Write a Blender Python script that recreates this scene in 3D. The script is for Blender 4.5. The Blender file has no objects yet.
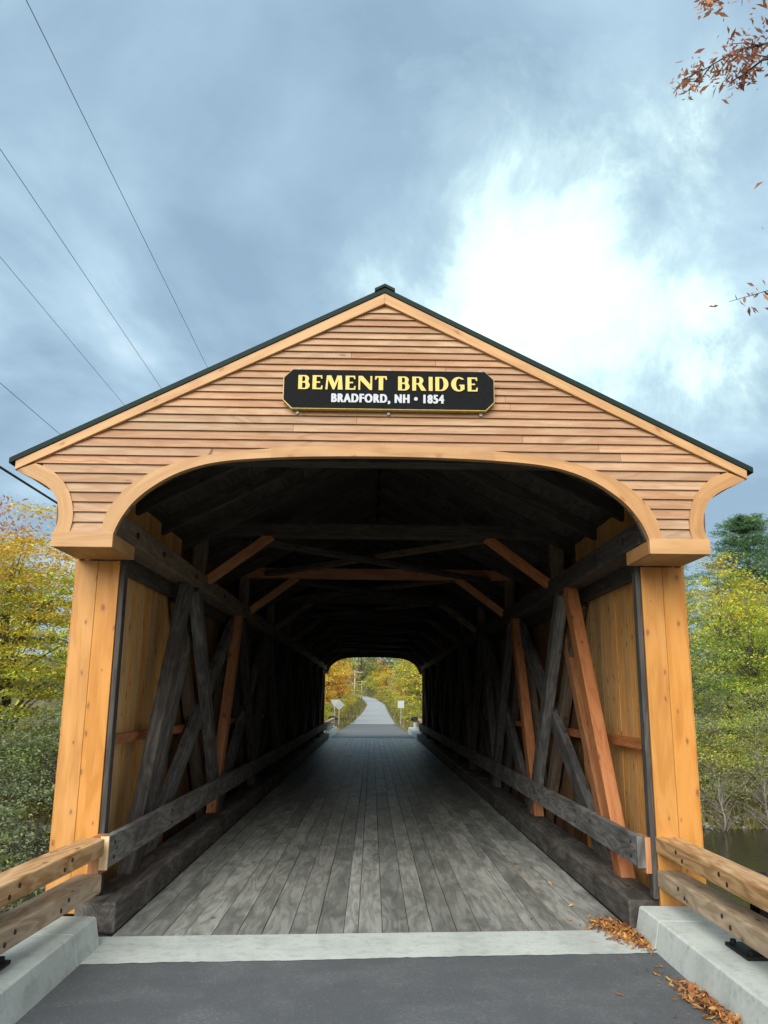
import bpy, math, random
import numpy as np
from mathutils import Vector, Matrix

random.seed(7)
rng = np.random.default_rng(11)
SC = bpy.context.scene
COL = SC.collection
R = math.radians
WORLD = {}                      # world origin of every object (no rotation on parents of parts)

# ------------------------------------------------------------------ materials
def new_mat(name):
    m = bpy.data.materials.new(name); m.use_nodes = True
    nt = m.node_tree
    return m, nt, nt.nodes['Principled BSDF'], nt.nodes, nt.links

def ramp(nodes, stops, interp='LINEAR'):
    r = nodes.new('ShaderNodeValToRGB'); r.color_ramp.interpolation = interp
    e = r.color_ramp.elements
    while len(e) < len(stops): e.new(0.5)
    for i, (p, c) in enumerate(stops):
        e[i].position = p
        e[i].color = (c, c, c, 1) if not hasattr(c, '__len__') else (*c, 1)
    return r

def noise(nodes, links, vec, scale, detail=4, rough=.55, dist=0.0):
    n = nodes.new('ShaderNodeTexNoise'); n.inputs['Scale'].default_value = scale
    n.inputs['Detail'].default_value = detail; n.inputs['Roughness'].default_value = rough
    n.inputs['Distortion'].default_value = dist
    if vec is not None: links.new(vec, n.inputs['Vector'])
    return n

def vscale(nodes, links, vec, s):
    m = nodes.new('ShaderNodeVectorMath'); m.operation = 'MULTIPLY'
    links.new(vec, m.inputs[0]); m.inputs[1].default_value = s
    return m.outputs[0]

def mixc(nodes, links, a, b, fac, mode='MIX'):
    m = nodes.new('ShaderNodeMix'); m.data_type = 'RGBA'; m.blend_type = mode
    for k, v in ((6, a), (7, b), (0, fac)):
        if hasattr(v, 'is_linked') or hasattr(v, 'links'): links.new(v, m.inputs[k])
        elif k == 0: m.inputs[0].default_value = v
        else: m.inputs[k].default_value = (*v, 1)
    return m.outputs[2]

def math_n(nodes, links, op, a, b=None, c=None):
    m = nodes.new('ShaderNodeMath'); m.operation = op
    for i, v in enumerate((a, b, c)):
        if v is None: continue
        if hasattr(v, 'links'): links.new(v, m.inputs[i])
        else: m.inputs[i].default_value = v
    return m.outputs[0]

def bump(nodes, links, h, strength, dist, bsdf):
    b = nodes.new('ShaderNodeBump'); b.inputs['Strength'].default_value = strength
    b.inputs['Distance'].default_value = dist
    links.new(h, b.inputs['Height']); links.new(b.outputs[0], bsdf.inputs['Normal'])

def wood(name, dark, mid, light, rough=.6, knots=.6, knotcol=None, var=.35, stain=None, stain_amt=0.0, grain=1.0, bumps=.25, coarse=1.0, fig=.25):
    """gp = grain coordinates (along, across, through) stored per board; rnd = one random value per board."""
    m, nt, P, N, L = new_mat(name)
    a = N.new('ShaderNodeAttribute'); a.attribute_name = 'gp'
    rn = N.new('ShaderNodeAttribute'); rn.attribute_name = 'rnd'
    g = a.outputs['Vector']
    # flat sawn figure: bands that wander along the board
    big = noise(N, L, vscale(N, L, g, (1.1, 7, 7)), 1.0*coarse, 3, .5, .4)
    bands = math_n(N, L, 'SINE', math_n(N, L, 'MULTIPLY', big.outputs[0], 42.0*grain))
    bands = math_n(N, L, 'MULTIPLY_ADD', bands, .5, .5)
    fine = noise(N, L, vscale(N, L, g, (2.5, 120, 120)), 1.0, 4, .65)
    blot = noise(N, L, vscale(N, L, g, (1.6, 5, 5)), 1.0, 4, .6)
    f = math_n(N, L, 'MULTIPLY_ADD', bands, fig, math_n(N, L, 'MULTIPLY_ADD', fine.outputs[0], .70-fig, math_n(N, L, 'MULTIPLY', blot.outputs[0], .45)))
    cr = ramp(N, [(.28, dark), (.55, mid), (.85, light)])
    L.new(f, cr.inputs[0])
    col = cr.outputs[0]
    # board to board difference
    hv = N.new('ShaderNodeHueSaturation')
    L.new(math_n(N, L, 'MULTIPLY_ADD', rn.outputs['Fac'], var, 1-var/2), hv.inputs['Value'])
    r2 = math_n(N, L, 'FRACT', math_n(N, L, 'MULTIPLY', rn.outputs['Fac'], 7.31))
    L.new(math_n(N, L, 'MULTIPLY_ADD', r2, var*.5, 1-var*.25), hv.inputs['Saturation'])
    L.new(math_n(N, L, 'MULTIPLY_ADD', r2, -var*.035, .5+var*.0175), hv.inputs['Hue'])
    L.new(col, hv.inputs['Color']); col = hv.outputs[0]
    if knots > 0:
        v = N.new('ShaderNodeTexVoronoi'); v.inputs['Scale'].default_value = 1.0; v.voronoi_dimensions = '2D'
        warp = noise(N, L, g, 9, 2)
        vm = N.new('ShaderNodeVectorMath'); vm.operation = 'MULTIPLY_ADD'
        L.new(warp.outputs['Color'], vm.inputs[0]); vm.inputs[1].default_value = (.02, .02, .02); L.new(g, vm.inputs[2])
        sx = N.new('ShaderNodeSeparateXYZ'); L.new(vm.outputs[0], sx.inputs[0]); cx = N.new('ShaderNodeCombineXYZ')
        L.new(math_n(N, L, 'MULTIPLY', sx.outputs[0], 2.6), cx.inputs[0]); L.new(math_n(N, L, 'MULTIPLY', math_n(N, L, 'ADD', sx.outputs[1], sx.outputs[2]), 5.2), cx.inputs[1])
        L.new(cx.outputs[0], v.inputs['Vector'])
        pick = math_n(N, L, 'GREATER_THAN', v.outputs['Color'], 1-knots)
        k = ramp(N, [(.032, 1.0), (.05, .75), (.06, .30), (.095, .12), (.14, 0.0)]); vs_ = N.new('ShaderNodeSeparateColor'); L.new(v.outputs['Color'], vs_.inputs[0])
        L.new(math_n(N, L, 'DIVIDE', v.outputs['Distance'], math_n(N, L, 'MULTIPLY_ADD', vs_.outputs[1], 1.0, .35)), k.inputs[0])
        col = mixc(N, L, col, knotcol or tuple(c*.35 for c in dark), math_n(N, L, 'MULTIPLY', math_n(N, L, 'MULTIPLY', k.outputs[0], pick), .85))
    if stain:
        s = noise(N, L, vscale(N, L, g, (1.0, 2.6, 2.6)), 1.3, 6, .62, .3)
        sr = ramp(N, [(.45, 0.0), (.66, 1.0)]); L.new(s.outputs[0], sr.inputs[0])
        col = mixc(N, L, col, stain, math_n(N, L, 'MULTIPLY', sr.outputs[0], stain_amt))
    L.new(col, P.inputs['Base Color'])
    P.inputs['Roughness'].default_value = rough
    P.inputs['Specular IOR Level'].default_value = .3
    bump(N, L, math_n(N, L, 'MULTIPLY_ADD', fine.outputs[0], .7, math_n(N, L, 'MULTIPLY', bands, .3)), bumps, .004, P)
    return m

def plain(name, c, rough=.6, metal=0.0, spec=.4, var=.15, scale=12, bumps=.1):
    m, nt, P, N, L = new_mat(name)
    tc = N.new('ShaderNodeTexCoord')
    n = noise(N, L, tc.outputs['Object'], scale, 5)
    cr = ramp(N, [(.3, tuple(x*(1-var) for x in c)), (.7, tuple(x*(1+var) for x in c))])
    L.new(n.outputs[0], cr.inputs[0]); L.new(cr.outputs[0], P.inputs['Base Color'])
    P.inputs['Roughness'].default_value = rough; P.inputs['Metallic'].default_value = metal
    P.inputs['Specular IOR Level'].default_value = spec
    if bumps: bump(N, L, n.outputs[0], bumps, .004, P)
    return m

M = {}
M['clap'] = wood('cedar_clapboard', (.275, .142, .074), (.36, .222, .128), (.42, .285, .175), .62, .16, (.20, .10, .05), .32, grain=1.0, stain=(.30, .155, .085), stain_amt=.65)
M['trim'] = wood('pine_trim', (.32, .165, .064), (.425, .238, .098), (.49, .29, .13), .5, .35, (.30, .12, .035), .16, grain=.5)
M['post'] = wood('oiled_pine', (.36, .155, .034), (.465, .218, .052), (.53, .27, .082), .48, .8, (.20, .075, .03), .18, grain=.45)
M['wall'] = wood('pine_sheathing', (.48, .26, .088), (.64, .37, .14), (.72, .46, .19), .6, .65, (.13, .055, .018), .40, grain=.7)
M['wallin'] = wood('shaded_sheathing', (.10, .055, .024), (.15, .085, .038), (.20, .115, .05), .7, .5, (.05, .025, .01), .5)  # same boards deeper in, tunnel shade put into the colour
M['red'] = wood('fir_timber', (.28, .10, .04), (.40, .165, .066), (.48, .22, .09), .55, .45, (.14, .045, .015), .2)
M['grey'] = wood('weathered_timber', (.07, .069, .066), (.15, .148, .142), (.25, .247, .236), .72, .35, (.03, .028, .025), .4, stain=(.02, .019, .018), stain_amt=.6, bumps=.6)
M['chord'] = wood('old_chord_timber', (.10, .075, .055), (.18, .14, .105), (.26, .215, .165), .7, .3, (.05, .035, .025), .2, bumps=.4)
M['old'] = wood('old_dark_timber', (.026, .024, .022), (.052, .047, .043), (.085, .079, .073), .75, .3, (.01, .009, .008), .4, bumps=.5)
M['brown'] = wood('old_brown_timber', (.075, .052, .036), (.13, .098, .07), (.19, .15, .11), .7, .4, (.03, .02, .012), .3, bumps=.4)
M['curbt'] = wood('curb_timber_wood', (.045, .041, .037), (.095, .088, .08), (.17, .162, .15), .72, .4, (.03, .025, .02), .25, stain=(.025, .022, .02), stain_amt=.7, bumps=.6)
M['deck'] = wood('deck_plank', (.165, .175, .16), (.285, .298, .275), (.41, .425, .395), .44, .10, (.07, .066, .06), .55, stain=(.10, .105, .098), stain_amt=.65, grain=.8, bumps=.5)
M['rail'] = wood('rail_timber', (.28, .14, .055), (.47, .28, .125), (.62, .43, .235), .6, .4, (.12, .055, .022), .2, grain=1.1, coarse=.9, bumps=.5, fig=.30)
M['rail2'] = wood('weathered_rail_timber', (.29, .195, .115), (.44, .33, .21), (.56, .44, .31), .65, .4, (.09, .05, .025), .2, stain=(.20, .175, .145), stain_amt=.6, grain=1.1, coarse=.9, bumps=.5, fig=.30)
M['cream'] = wood('new_plank_end', (.50, .36, .2), (.60, .45, .27), (.66, .52, .33), .6, 0, None, .1)
M['roof'] = plain('green_metal_roof', (.009, .021, .018), .6, .0, .15, .1, 6)
M['black'] = plain('black_steel', (.010, .010, .011), .6, 0.0, .25, .3, 30)
M['signblk'] = plain('sign_black', (.006, .007, .008), .75, 0, .12, .2, 20, 0)
M['gold'] = plain('gold_paint', (.78, .60, .16), .45, 0, .5, .08, 40, .05)
M['goldedge'] = plain('gold_leaf_edge', (.46, .33, .07), .5, 0, .5, .2, 30)
M['cream_txt'] = plain('cream_gold_paint', (.62, .48, .15), .6, 0, .2, .05, 40, 0)
M['white_txt'] = plain('white_paint', (.46, .49, .53), .6, 0, .2, .05, 40, 0)
M['steel'] = plain('galvanised_steel', (.26, .265, .27), .55, .3, .5, .2, 40)
M['bolt'] = plain('dark_bolt', (.03, .027, .025), .6, .3, .4, .3, 50)
M['signwhite'] = plain('sign_white', (.36, .38, .38), .5, 0, .4, .05, 5, 0)
M['signgrey'] = plain('sign_aluminium', (.26, .275, .285), .5, .1, .5, .08, 5, 0)
M['wire'] = plain('wire_metal', (.13, .14, .165), .5, 0, .3, .1, 5, 0)
M['cable'] = plain('black_cable', (.006, .006, .007), .6, 0, .3, .1, 5, 0)
M['polew'] = plain('pole_wood', (.34, .32, .29), .8, 0, .2, .3, 3)
M['insul'] = plain('insulator', (.35, .37, .38), .3, 0, .5, .1, 5, 0)

def concrete():
    m, nt, P, N, L = new_mat('concrete'); tc = N.new('ShaderNodeTexCoord'); g = tc.outputs['Object']
    a = noise(N, L, g, 2.2, 6, .6); b = noise(N, L, g, 60, 5, .7); c = noise(N, L, g, 9, 5, .7)
    cr = ramp(N, [(.3, (.42, .47, .445)), (.5, (.52, .58, .55)), (.72, (.58, .635, .605))]); L.new(a.outputs[0], cr.inputs[0])
    s = ramp(N, [(.30, (.55, .55, .54)), (.5, (1, 1, 1))]); L.new(c.outputs[0], s.inputs[0])
    col = mixc(N, L, cr.outputs[0], s.outputs[0], .55, 'MULTIPLY')
    sp = ramp(N, [(.33, (.6, .6, .6)), (.45, (1, 1, 1))]); L.new(b.outputs[0], sp.inputs[0])
    col = mixc(N, L, col, sp.outputs[0], .5, 'MULTIPLY')
    L.new(col, P.inputs['Base Color']); P.inputs['Roughness'].default_value = .8
    bump(N, L, b.outputs[0], .25, .003, P); return m
M['concrete'] = concrete()

def asphalt(name, c0, c1, dust, amt):
    m, nt, P, N, L = new_mat(name); tc = N.new('ShaderNodeTexCoord'); g = tc.outputs['Object']
    a = noise(N, L, g, 120, 5, .8); b = noise(N, L, g, 1.6, 7, .68, .3); v = N.new('ShaderNodeTexVoronoi')
    v.inputs['Scale'].default_value = 110; L.new(g, v.inputs['Vector'])
    cr = ramp(N, [(.25, c0), (.75, c1)]); L.new(a.outputs[0], cr.inputs[0])
    sp = ramp(N, [(.80, 0.0), (.95, 1.0)]); L.new(v.outputs['Color'], sp.inputs[0])
    col = mixc(N, L, cr.outputs[0], tuple(x*2.0 for x in c1), math_n(N, L, 'MULTIPLY', sp.outputs[0], .35))
    d = ramp(N, [(.46, 0.0), (.75, 1.0)]); L.new(b.outputs[0], d.inputs[0])
    fleck = noise(N, L, g, 38, 5, .75); fr = ramp(N, [(.5, .2), (.66, 1.0)]); L.new(fleck.outputs[0], fr.inputs[0])
    col = mixc(N, L, col, dust, math_n(N, L, 'MULTIPLY', math_n(N, L, 'MULTIPLY', d.outputs[0], fr.outputs[0]), amt))
    L.new(col, P.inputs['Base Color']); P.inputs['Roughness'].default_value = .85
    P.inputs['Specular IOR Level'].default_value = .25
    bump(N, L, a.outputs[0], .5, .004, P); return m
M['asphalt'] = asphalt('asphalt', (.05, .056, .061), (.15, .165, .175), (.34, .36, .36), .6)
M['midroad'] = asphalt('worn_asphalt', (.10, .11, .118), (.17, .182, .192), (.34, .36, .36), .6)
M['oldroad'] = asphalt('old_asphalt', (.28, .30, .31), (.38, .40, .405), (.50, .51, .50), .4)

def ground_mat():
    m, nt, P, N, L = new_mat('bank_ground'); tc = N.new('ShaderNodeTexCoord'); g = tc.outputs['Object']
    a = noise(N, L, g, .35, 6, .65); b = noise(N, L, g, 5, 6, .75); c = noise(N, L, g, 26, 4, .7)
    cr = ramp(N, [(.35, (.14, .115, .08)), (.5, (.20, .18, .10)), (.62, (.14, .16, .05)), (.75, (.24, .20, .07))])
    L.new(math_n(N, L, 'MULTIPLY_ADD', b.outputs[0], .5, math_n(N, L, 'MULTIPLY', a.outputs[0], .5)), cr.inputs[0])
    s = ramp(N, [(.35, .45), (.6, 1.25)]); L.new(c.outputs[0], s.inputs[0])
    col = mixc(N, L, cr.outputs[0], s.outputs[0], .8, 'MULTIPLY')
    L.new(col, P.inputs['Base Color']); P.inputs['Roughness'].default_value = .95
    P.inputs['Specular IOR Level'].default_value = .1
    bump(N, L, b.outputs[0], 1.0, .12, P); return m
M['ground'] = ground_mat()

def water_mat():
    m, nt, P, N, L = new_mat('river_water'); tc = N.new('ShaderNodeTexCoord')
    n = noise(N, L, vscale(N, L, tc.outputs['Object'], (1.0, 1.6, 1)), 2.2, 4, .6)
    P.inputs['Base Color'].default_value = (.020, .018, .010, 1); P.inputs['Roughness'].default_value = .08
    bump(N, L, n.outputs[0], .35, .05, P); return m
M['water'] = water_mat()

def stone_mat():
    m, nt, P, N, L = new_mat('abutment_stone'); tc = N.new('ShaderNodeTexCoord')
    v = N.new('ShaderNodeTexVoronoi'); v.inputs['Scale'].default_value = 2.2
    L.new(vscale(N, L, tc.outputs['Object'], (1, 1, 1.8)), v.inputs['Vector'])
    e = N.new('ShaderNodeTexVoronoi'); e.feature = 'DISTANCE_TO_EDGE'; e.inputs['Scale'].default_value = 2.2
    L.new(vscale(N, L, tc.outputs['Object'], (1, 1, 1.8)), e.inputs['Vector'])
    er = ramp(N, [(.02, .25), (.08, 1.0)]); L.new(e.outputs['Distance'], er.inputs[0])
    cr = ramp(N, [(.0, (.16, .155, .145)), (1, (.30, .29, .27))]); L.new(v.outputs['Color'], cr.inputs[0])
    L.new(mixc(N, L, cr.outputs[0], er.outputs[0], 1.0, 'MULTIPLY'), P.inputs['Base Color'])
    P.inputs['Roughness'].default_value = .9; bump(N, L, er.outputs[0], .8, .05, P); return m
M['stone'] = stone_mat()

def leaf_mat(name, trans=.42):
    m, nt, P, N, L = new_mat(name)
    a = N.new('ShaderNodeAttribute'); a.attribute_name = 'leafcol'
    L.new(a.outputs['Color'], P.inputs['Base Color']); P.inputs['Roughness'].default_value = .6
    P.inputs['Specular IOR Level'].default_value = .25
    t = N.new('ShaderNodeBsdfTranslucent'); L.new(a.outputs['Color'], t.inputs['Color'])
    mx = N.new('ShaderNodeMixShader'); mx.inputs[0].default_value = trans
    L.new(P.outputs[0], mx.inputs[1]); L.new(t.outputs[0], mx.inputs[2])
    L.new(mx.outputs[0], N['Material Output'].inputs['Surface']); return m
M['leaf'] = leaf_mat('foliage')
M['litter'] = leaf_mat('fallen_leaf', .1)
M['bark'] = plain('bark', (.095, .08, .066), .9, 0, .15, .45, 7, .6)
M['twig'] = plain('grey_twig', (.22, .20, .17), .9, 0, .15, .3, 5, 0)

# ------------------------------------------------------------------ mesh builder
class MB:
    def __init__(s): s.v = []; s.f = []; s.gp = []; s.rn = []
    def add(s, verts, faces, gps, r):
        b = len(s.v)
        s.v += [tuple(v) for v in verts]; s.gp += [tuple(g) for g in gps]; s.rn += [r]*len(verts)
        s.f += [tuple(b+i for i in f) for f in faces]
    def timber(s, p0, p1, w, t, up=(0, 0, 1), r=None):
        """beam from p0 to p1 (axis), w across, t along up"""
        p0 = Vector(p0); p1 = Vector(p1); a = p1-p0; ln = a.length; a.normalize()
        up = Vector(up); side = a.cross(up).normalized(); up = side.cross(a).normalized()
        o = Vector((random.uniform(0, 60), random.uniform(0, 60), random.uniform(0, 60)))
        vs = []; gs = []
        for l in (0, ln):
            for i, j in ((-1, -1), (1, -1), (1, 1), (-1, 1)):
                vs.append(p0+a*l+side*(i*w/2)+up*(j*t/2)); gs.append((o.x+l, o.y+i*w/2, o.z+j*t/2))
        s.add(vs, [(0, 1, 2, 3), (7, 6, 5, 4), (0, 4, 5, 1), (1, 5, 6, 2), (2, 6, 7, 3), (3, 7, 4, 0)], gs, random.random() if r is None else r)
    def box(s, x0, x1, y0, y1, z0, z1, axis='y', r=None):
        o = (random.uniform(0, 60), random.uniform(0, 60), random.uniform(0, 60))
        vs = [(x, y, z) for z in (z0, z1) for (x, y) in ((x0, y0), (x1, y0), (x1, y1), (x0, y1))]
        perm = {'x': (0, 1, 2), 'y': (1, 0, 2), 'z': (2, 0, 1)}[axis]
        gs = [tuple(o[i]+v[perm[i]] for i in range(3)) for v in vs]
        s.add(vs, [(3, 2, 1, 0), (4, 5, 6, 7), (0, 1, 5, 4), (1, 2, 6, 5), (2, 3, 7, 6), (3, 0, 4, 7)], gs, random.random() if r is None else r)
    def strip(s, a, b, y0, y1, r=None, close=True):
        """slab between two XZ polylines a and b (same count), y0 front .. y1 back, grain running along the lines"""
        o = (random.uniform(0, 60), random.uniform(0, 60), random.uniform(0, 60))
        n = len(a); vs = []; gs = []; d = 0
        for i in range(n):
            if i: d += math.hypot(a[i][0]-a[i-1][0], a[i][1]-a[i-1][1])
            w = math.hypot(a[i][0]-b[i][0], a[i][1]-b[i][1])
            for (p, k) in ((a[i], 0), (b[i], w)):
                for y in (y0, y1):
                    vs.append((p[0], y, p[1])); gs.append((o[0]+d, o[1]+k, o[2]+y))
        fs = []
        for i in range(n-1):
            q = 4*i; fs += [(q, q+4, q+6, q+2), (q+1, q+3, q+7, q+5), (q, q+1, q+5, q+4), (q+2, q+6, q+7, q+3)]
        fs += [(0, 2, 3, 1), (4*n-4, 4*n-3, 4*n-1, 4*n-2)]
        s.add(vs, fs, gs, random.random() if r is None else r)
    def tube(s, pts, rad, seg=8, r=None, cap=True):
        pts = [Vector(p) for p in pts]; n = len(pts)
        if not hasattr(rad, '__len__'): rad = [rad]*n
        vs = []; gs = []; d = 0
        for i, p in enumerate(pts):
            t = (pts[min(i+1, n-1)]-pts[max(i-1, 0)]).normalized()
            u = t.cross(Vector((.31, .2, .93) if abs(t.z) < .9 else (1, .1, 0))).normalized(); w = t.cross(u)
            if i: d += (p-pts[i-1]).length
            for k in range(seg):
                an = 2*math.pi*k/seg; q = p+(u*math.cos(an)+w*math.sin(an))*rad[i]
                vs.append(q); gs.append((d, math.cos(an)*rad[i], math.sin(an)*rad[i]))
        fs = []
        for i in range(n-1):
            for k in range(seg):
                a = i*seg+k; b = i*seg+(k+1) % seg
                fs.append((a, b, b+seg, a+seg))
        if cap: fs += [tuple(range(seg-1, -1, -1)), tuple(range((n-1)*seg, n*seg))]
        s.add(vs, fs, gs, random.random() if r is None else r)
    def prism(s, poly, y0, y1, r=None):
        """polygon in XZ extruded along Y"""
        n = len(poly); o = (random.uniform(0, 60),)*3
        vs = [(x, y0, z) for x, z in poly]+[(x, y1, z) for x, z in poly]
        fs = [tuple(range(n)), tuple(range(2*n-1, n-1, -1))]+[(i, i+n, (i+1) % n+n, (i+1) % n) for i in range(n)]
        s.add(vs, fs, [(o[0]+v[0], o[1]+v[2], o[2]+v[1]) for v in vs], random.random() if r is None else r)

def link(name, me, parent=None, origin=(0, 0, 0)):
    o = bpy.data.objects.new(name, me); COL.objects.link(o)
    WORLD[o.name] = Vector(origin)
    if parent is not None:
        o.parent = parent; o.location = Vector(origin)-WORLD[parent.name]
    else: o.location = origin
    return o

def obj(name, mb, mat, parent=None, bevel=0.0, label=None, smooth=False, origin=None):
    vs = np.array(mb.v, float)
    if origin is None:
        lo, hi = vs.min(0), vs.max(0); origin = ((lo[0]+hi[0])/2, (lo[1]+hi[1])/2, lo[2])
    me = bpy.data.meshes.new(name)
    me.from_pydata((vs-np.array(origin)).tolist(), [], mb.f); me.materials.append(mat)
    a = me.attributes.new('gp', 'FLOAT_VECTOR', 'POINT'); a.data.foreach_set('vector', np.array(mb.gp, np.float32).ravel())
    a = me.attributes.new('rnd', 'FLOAT', 'POINT'); a.data.foreach_set('value', np.array(mb.rn, np.float32))
    import bmesh
    bm = bmesh.new(); bm.from_mesh(me); bmesh.ops.recalc_face_normals(bm, faces=bm.faces); bm.to_mesh(me); bm.free()
    if smooth: me.polygons.foreach_set('use_smooth', [True]*len(me.polygons))
    o = link(name, me, parent, origin)
    if bevel:
        b = o.modifiers.new('bevel', 'BEVEL'); b.width = bevel; b.segments = 2; b.limit_method = 'ANGLE'; b.angle_limit = R(40)
    if label: o['label'] = label
    return o

def tag(o, label, cat, group=None, kind=None):
    if label: o['label'] = label
    if cat: o['category'] = cat
    if group: o['group'] = group
    if kind: o['kind'] = kind
    return o

def empty(name, loc, label, cat, group=None):
    o = bpy.data.objects.new(name, None); COL.objects.link(o); o.location = loc; o.empty_display_size = .2
    WORLD[o.name] = Vector(loc)
    return tag(o, label, cat, group)

def copy_tree(o, parent=None):
    c = o.copy(); COL.objects.link(c)
    if parent is not None: c.parent = parent
    for ch in [x for x in o.children]: copy_tree(ch, c)
    return c

def one(fn):
    m = MB(); fn(m); return m

# ------------------------------------------------------------------ key dimensions
PG, PP, D0, D1 = 6.38, 6.95, 6.85, 38.5          # gable face, portal posts, deck ends
ROOF = lambda x: 5.075-.515*abs(x)               # underside line of the roofing at the rake's top

# ------------------------------------------------------------------ terrain, road, river
def sm(a, b, x): t = np.clip((x-a)/(b-a), 0, 1); return t*t*(3-2*t)
YR = [-80, 38, 60, 90, 130, 200, 260, 330, 420, 700]
ZR = [0, 0, -.35, -.75, -.45, .45, 1.75, 4.0, 8.0, 22.0]
XR = [0, 0, .1, .28, .5, .9, -.9, -9, -30, -120]
road_z = lambda y: np.interp(y, YR, ZR)
road_x = lambda y: np.interp(y, YR, XR)
def hash_noise(x, y):
    return (np.sin(x*1.7+1.3*np.sin(y*.9))*np.cos(y*1.3+.7*np.sin(x*1.1))*.5+np.sin(x*.43+y*.61)*.5+.35*np.sin(x*3.9+y*2.7)*np.cos(y*4.1-x*1.3))
def ground_z(x, y):
    x = np.asarray(x, float); y = np.asarray(y, float)
    yc = 18.0+.10*x; s = y-yc; nz = hash_noise(x*.8, y*.8)
    d0 = np.abs(x-road_x(y))
    far = -3.1+np.clip(s-6.5, 0, 9)*.34+np.clip(y-60, 0, 900)*.008+np.clip(y-200, 0, 900)*.03+np.clip(d0-14, 0, 120)*.10*sm(45, 90, y)+.25*nz*np.clip((s-6)/6, 0, 1)
    near = -3.1+np.clip(-s-6.0, 0, 4)*.42+.15*nz+np.clip(-y-5, 0, 60)*.03
    z = np.where(s > 0, far, near)
    d = np.abs(x-road_x(y))
    e1 = np.where(y < 20, -.02-np.clip(d-2.85, 0, 99)*.8-np.clip(y-6.7, 0, 99)*2.5, -99)
    z = np.maximum(z, e1)
    e2 = road_z(y)-.03-np.clip(38.2-y, 0, 99)*2.2
    blend = sm(2.6, 7.5, d)
    zz = e2+(z-e2)*blend
    z = np.where(y > 38, zz, z)
    # the channel passes under the bridge: nothing rises to the deck between the abutments
    under = (y > 20) & (y <= 38)
    cap = np.where(y > 37.0, -.2-np.clip(38-y, 0, 9)*.9, -1.1)+np.clip(d-3.0, 0, 99)*.55
    z = np.where(under, np.minimum(z, cap), z)
    return z

def grid_axis(lo, hi, f0, f1, step, grow):
    a = list(np.arange(f0, f1+1e-6, step)); st = step
    while a[-1] < hi: st *= grow; a.append(a[-1]+st)
    st = step
    while a[0] > lo: st *= grow; a.insert(0, a[0]-st)
    return np.array(a)
def terrain():
    xs = grid_axis(-700, 700, -24, 24, .5, 1.18); ys = grid_axis(-300, 1100, -4, 64, .5, 1.10)
    X, Y = np.meshgrid(xs, ys); Z = ground_z(X, Y)
    n, m = X.shape
    v = np.stack([X, Y, Z], -1).reshape(-1, 3)
    i = np.arange(n-1)[:, None]*m+np.arange(m-1)[None]
    f = np.stack([i, i+1, i+m+1, i+m], -1).reshape(-1, 4)
    me = bpy.data.meshes.new('ground'); me.from_pydata(v.tolist(), [], f.tolist()); me.materials.append(M['ground'])
    me.polygons.foreach_set('use_smooth', [True]*len(me.polygons))
    tag(link('ground', me), None, None, kind='structure')
terrain()

def sheet(name, pts, mat):
    """long sheet from rows of (xleft, xright, y, z)"""
    v = []; f = []
    for i, (a, b, y0, y1, z) in enumerate(pts):
        v += [(a, y0, z), (b, y1, z)]
        if i: q = 2*i; f.append((q-2, q-1, q+1, q))
    me = bpy.data.meshes.new(name); me.from_pydata(v, [], f); me.materials.append(mat)
    return tag(link(name, me), None, None, kind='structure')
sheet('road', [(-2.6, 2.6, -60, -60, 0), (-2.6, 2.6, -2, -2, 0), (-2.3, 2.3, 6.05, 6.44, 0)], M['asphalt'])
v = []; f = []
for i, x in enumerate(np.linspace(-2.3, 2.3, 93)):
    t = (x+2.3)/4.6
    v += [(x, 6.03+.40*t+random.uniform(-.009, .009)+.006*math.sin(x*3.1), .004), (x, 6.69+.33*t, .004)]
    if i: q = 2*i; f.append((q-2, q, q+1, q-1))
me = bpy.data.meshes.new('pavement'); me.from_pydata(v, [], f); me.materials.append(M['concrete']); tag(link('pavement', me), None, None, kind='structure')
sheet('pavement', [(-2.2, 2.2, 38.42, 38.42, .004), (-2.2, 2.2, 38.9, 38.9, .004)], M['concrete'])
sheet('road', [(-2.05, 2.05, y, y, float(road_z(y))+.008) for y in (38.85, 45, 52, 58, 66, 75, 84)], M['midroad'])
sheet('road', [(float(road_x(y))-2.0-.5*max(0, 1-(y-83)/60), float(road_x(y))+2.0+.1*max(0, 1-(y-83)/60), y, y, float(road_z(y))+.012) for y in np.r_[83.5:330:38j, 340:700:20j]], M['oldroad'])
me = bpy.data.meshes.new('river'); me.from_pydata([(-400, -40, -2.25), (400, -40, -2.25), (400, 90, -2.25), (-400, 90, -2.25)], [], [(0, 1, 2, 3)])
# the sheet of water is cut to the channel so that it never lies above the fields
v = []; f = []
for i, x in enumerate(np.linspace(-160, 160, 81)):
    yc = 18+.10*x
    v += [(x, yc-8.2, -2.25), (x, yc+9.3, -2.25)]
    if i: q = 2*i; f.append((q-2, q, q+1, q-1))
me = bpy.data.meshes.new('river'); me.from_pydata(v, [], f); me.materials.append(M['water'])
tag(link('river', me), None, None, kind='structure')

# ------------------------------------------------------------------ abutments and kerbs
def abut(y0, y1, label):
    m = MB(); m.box(-2.78, 2.78, y0, y1, -3.4, -.13)
    tag(obj('stone_abutment', m, M['stone'], bevel=.03), label, 'abutment')
abut(6.3, 7.3, 'near stone abutment under the front posts of the bridge')
abut(38.2, 39.2, 'far stone abutment under the exit end of the bridge')

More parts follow.
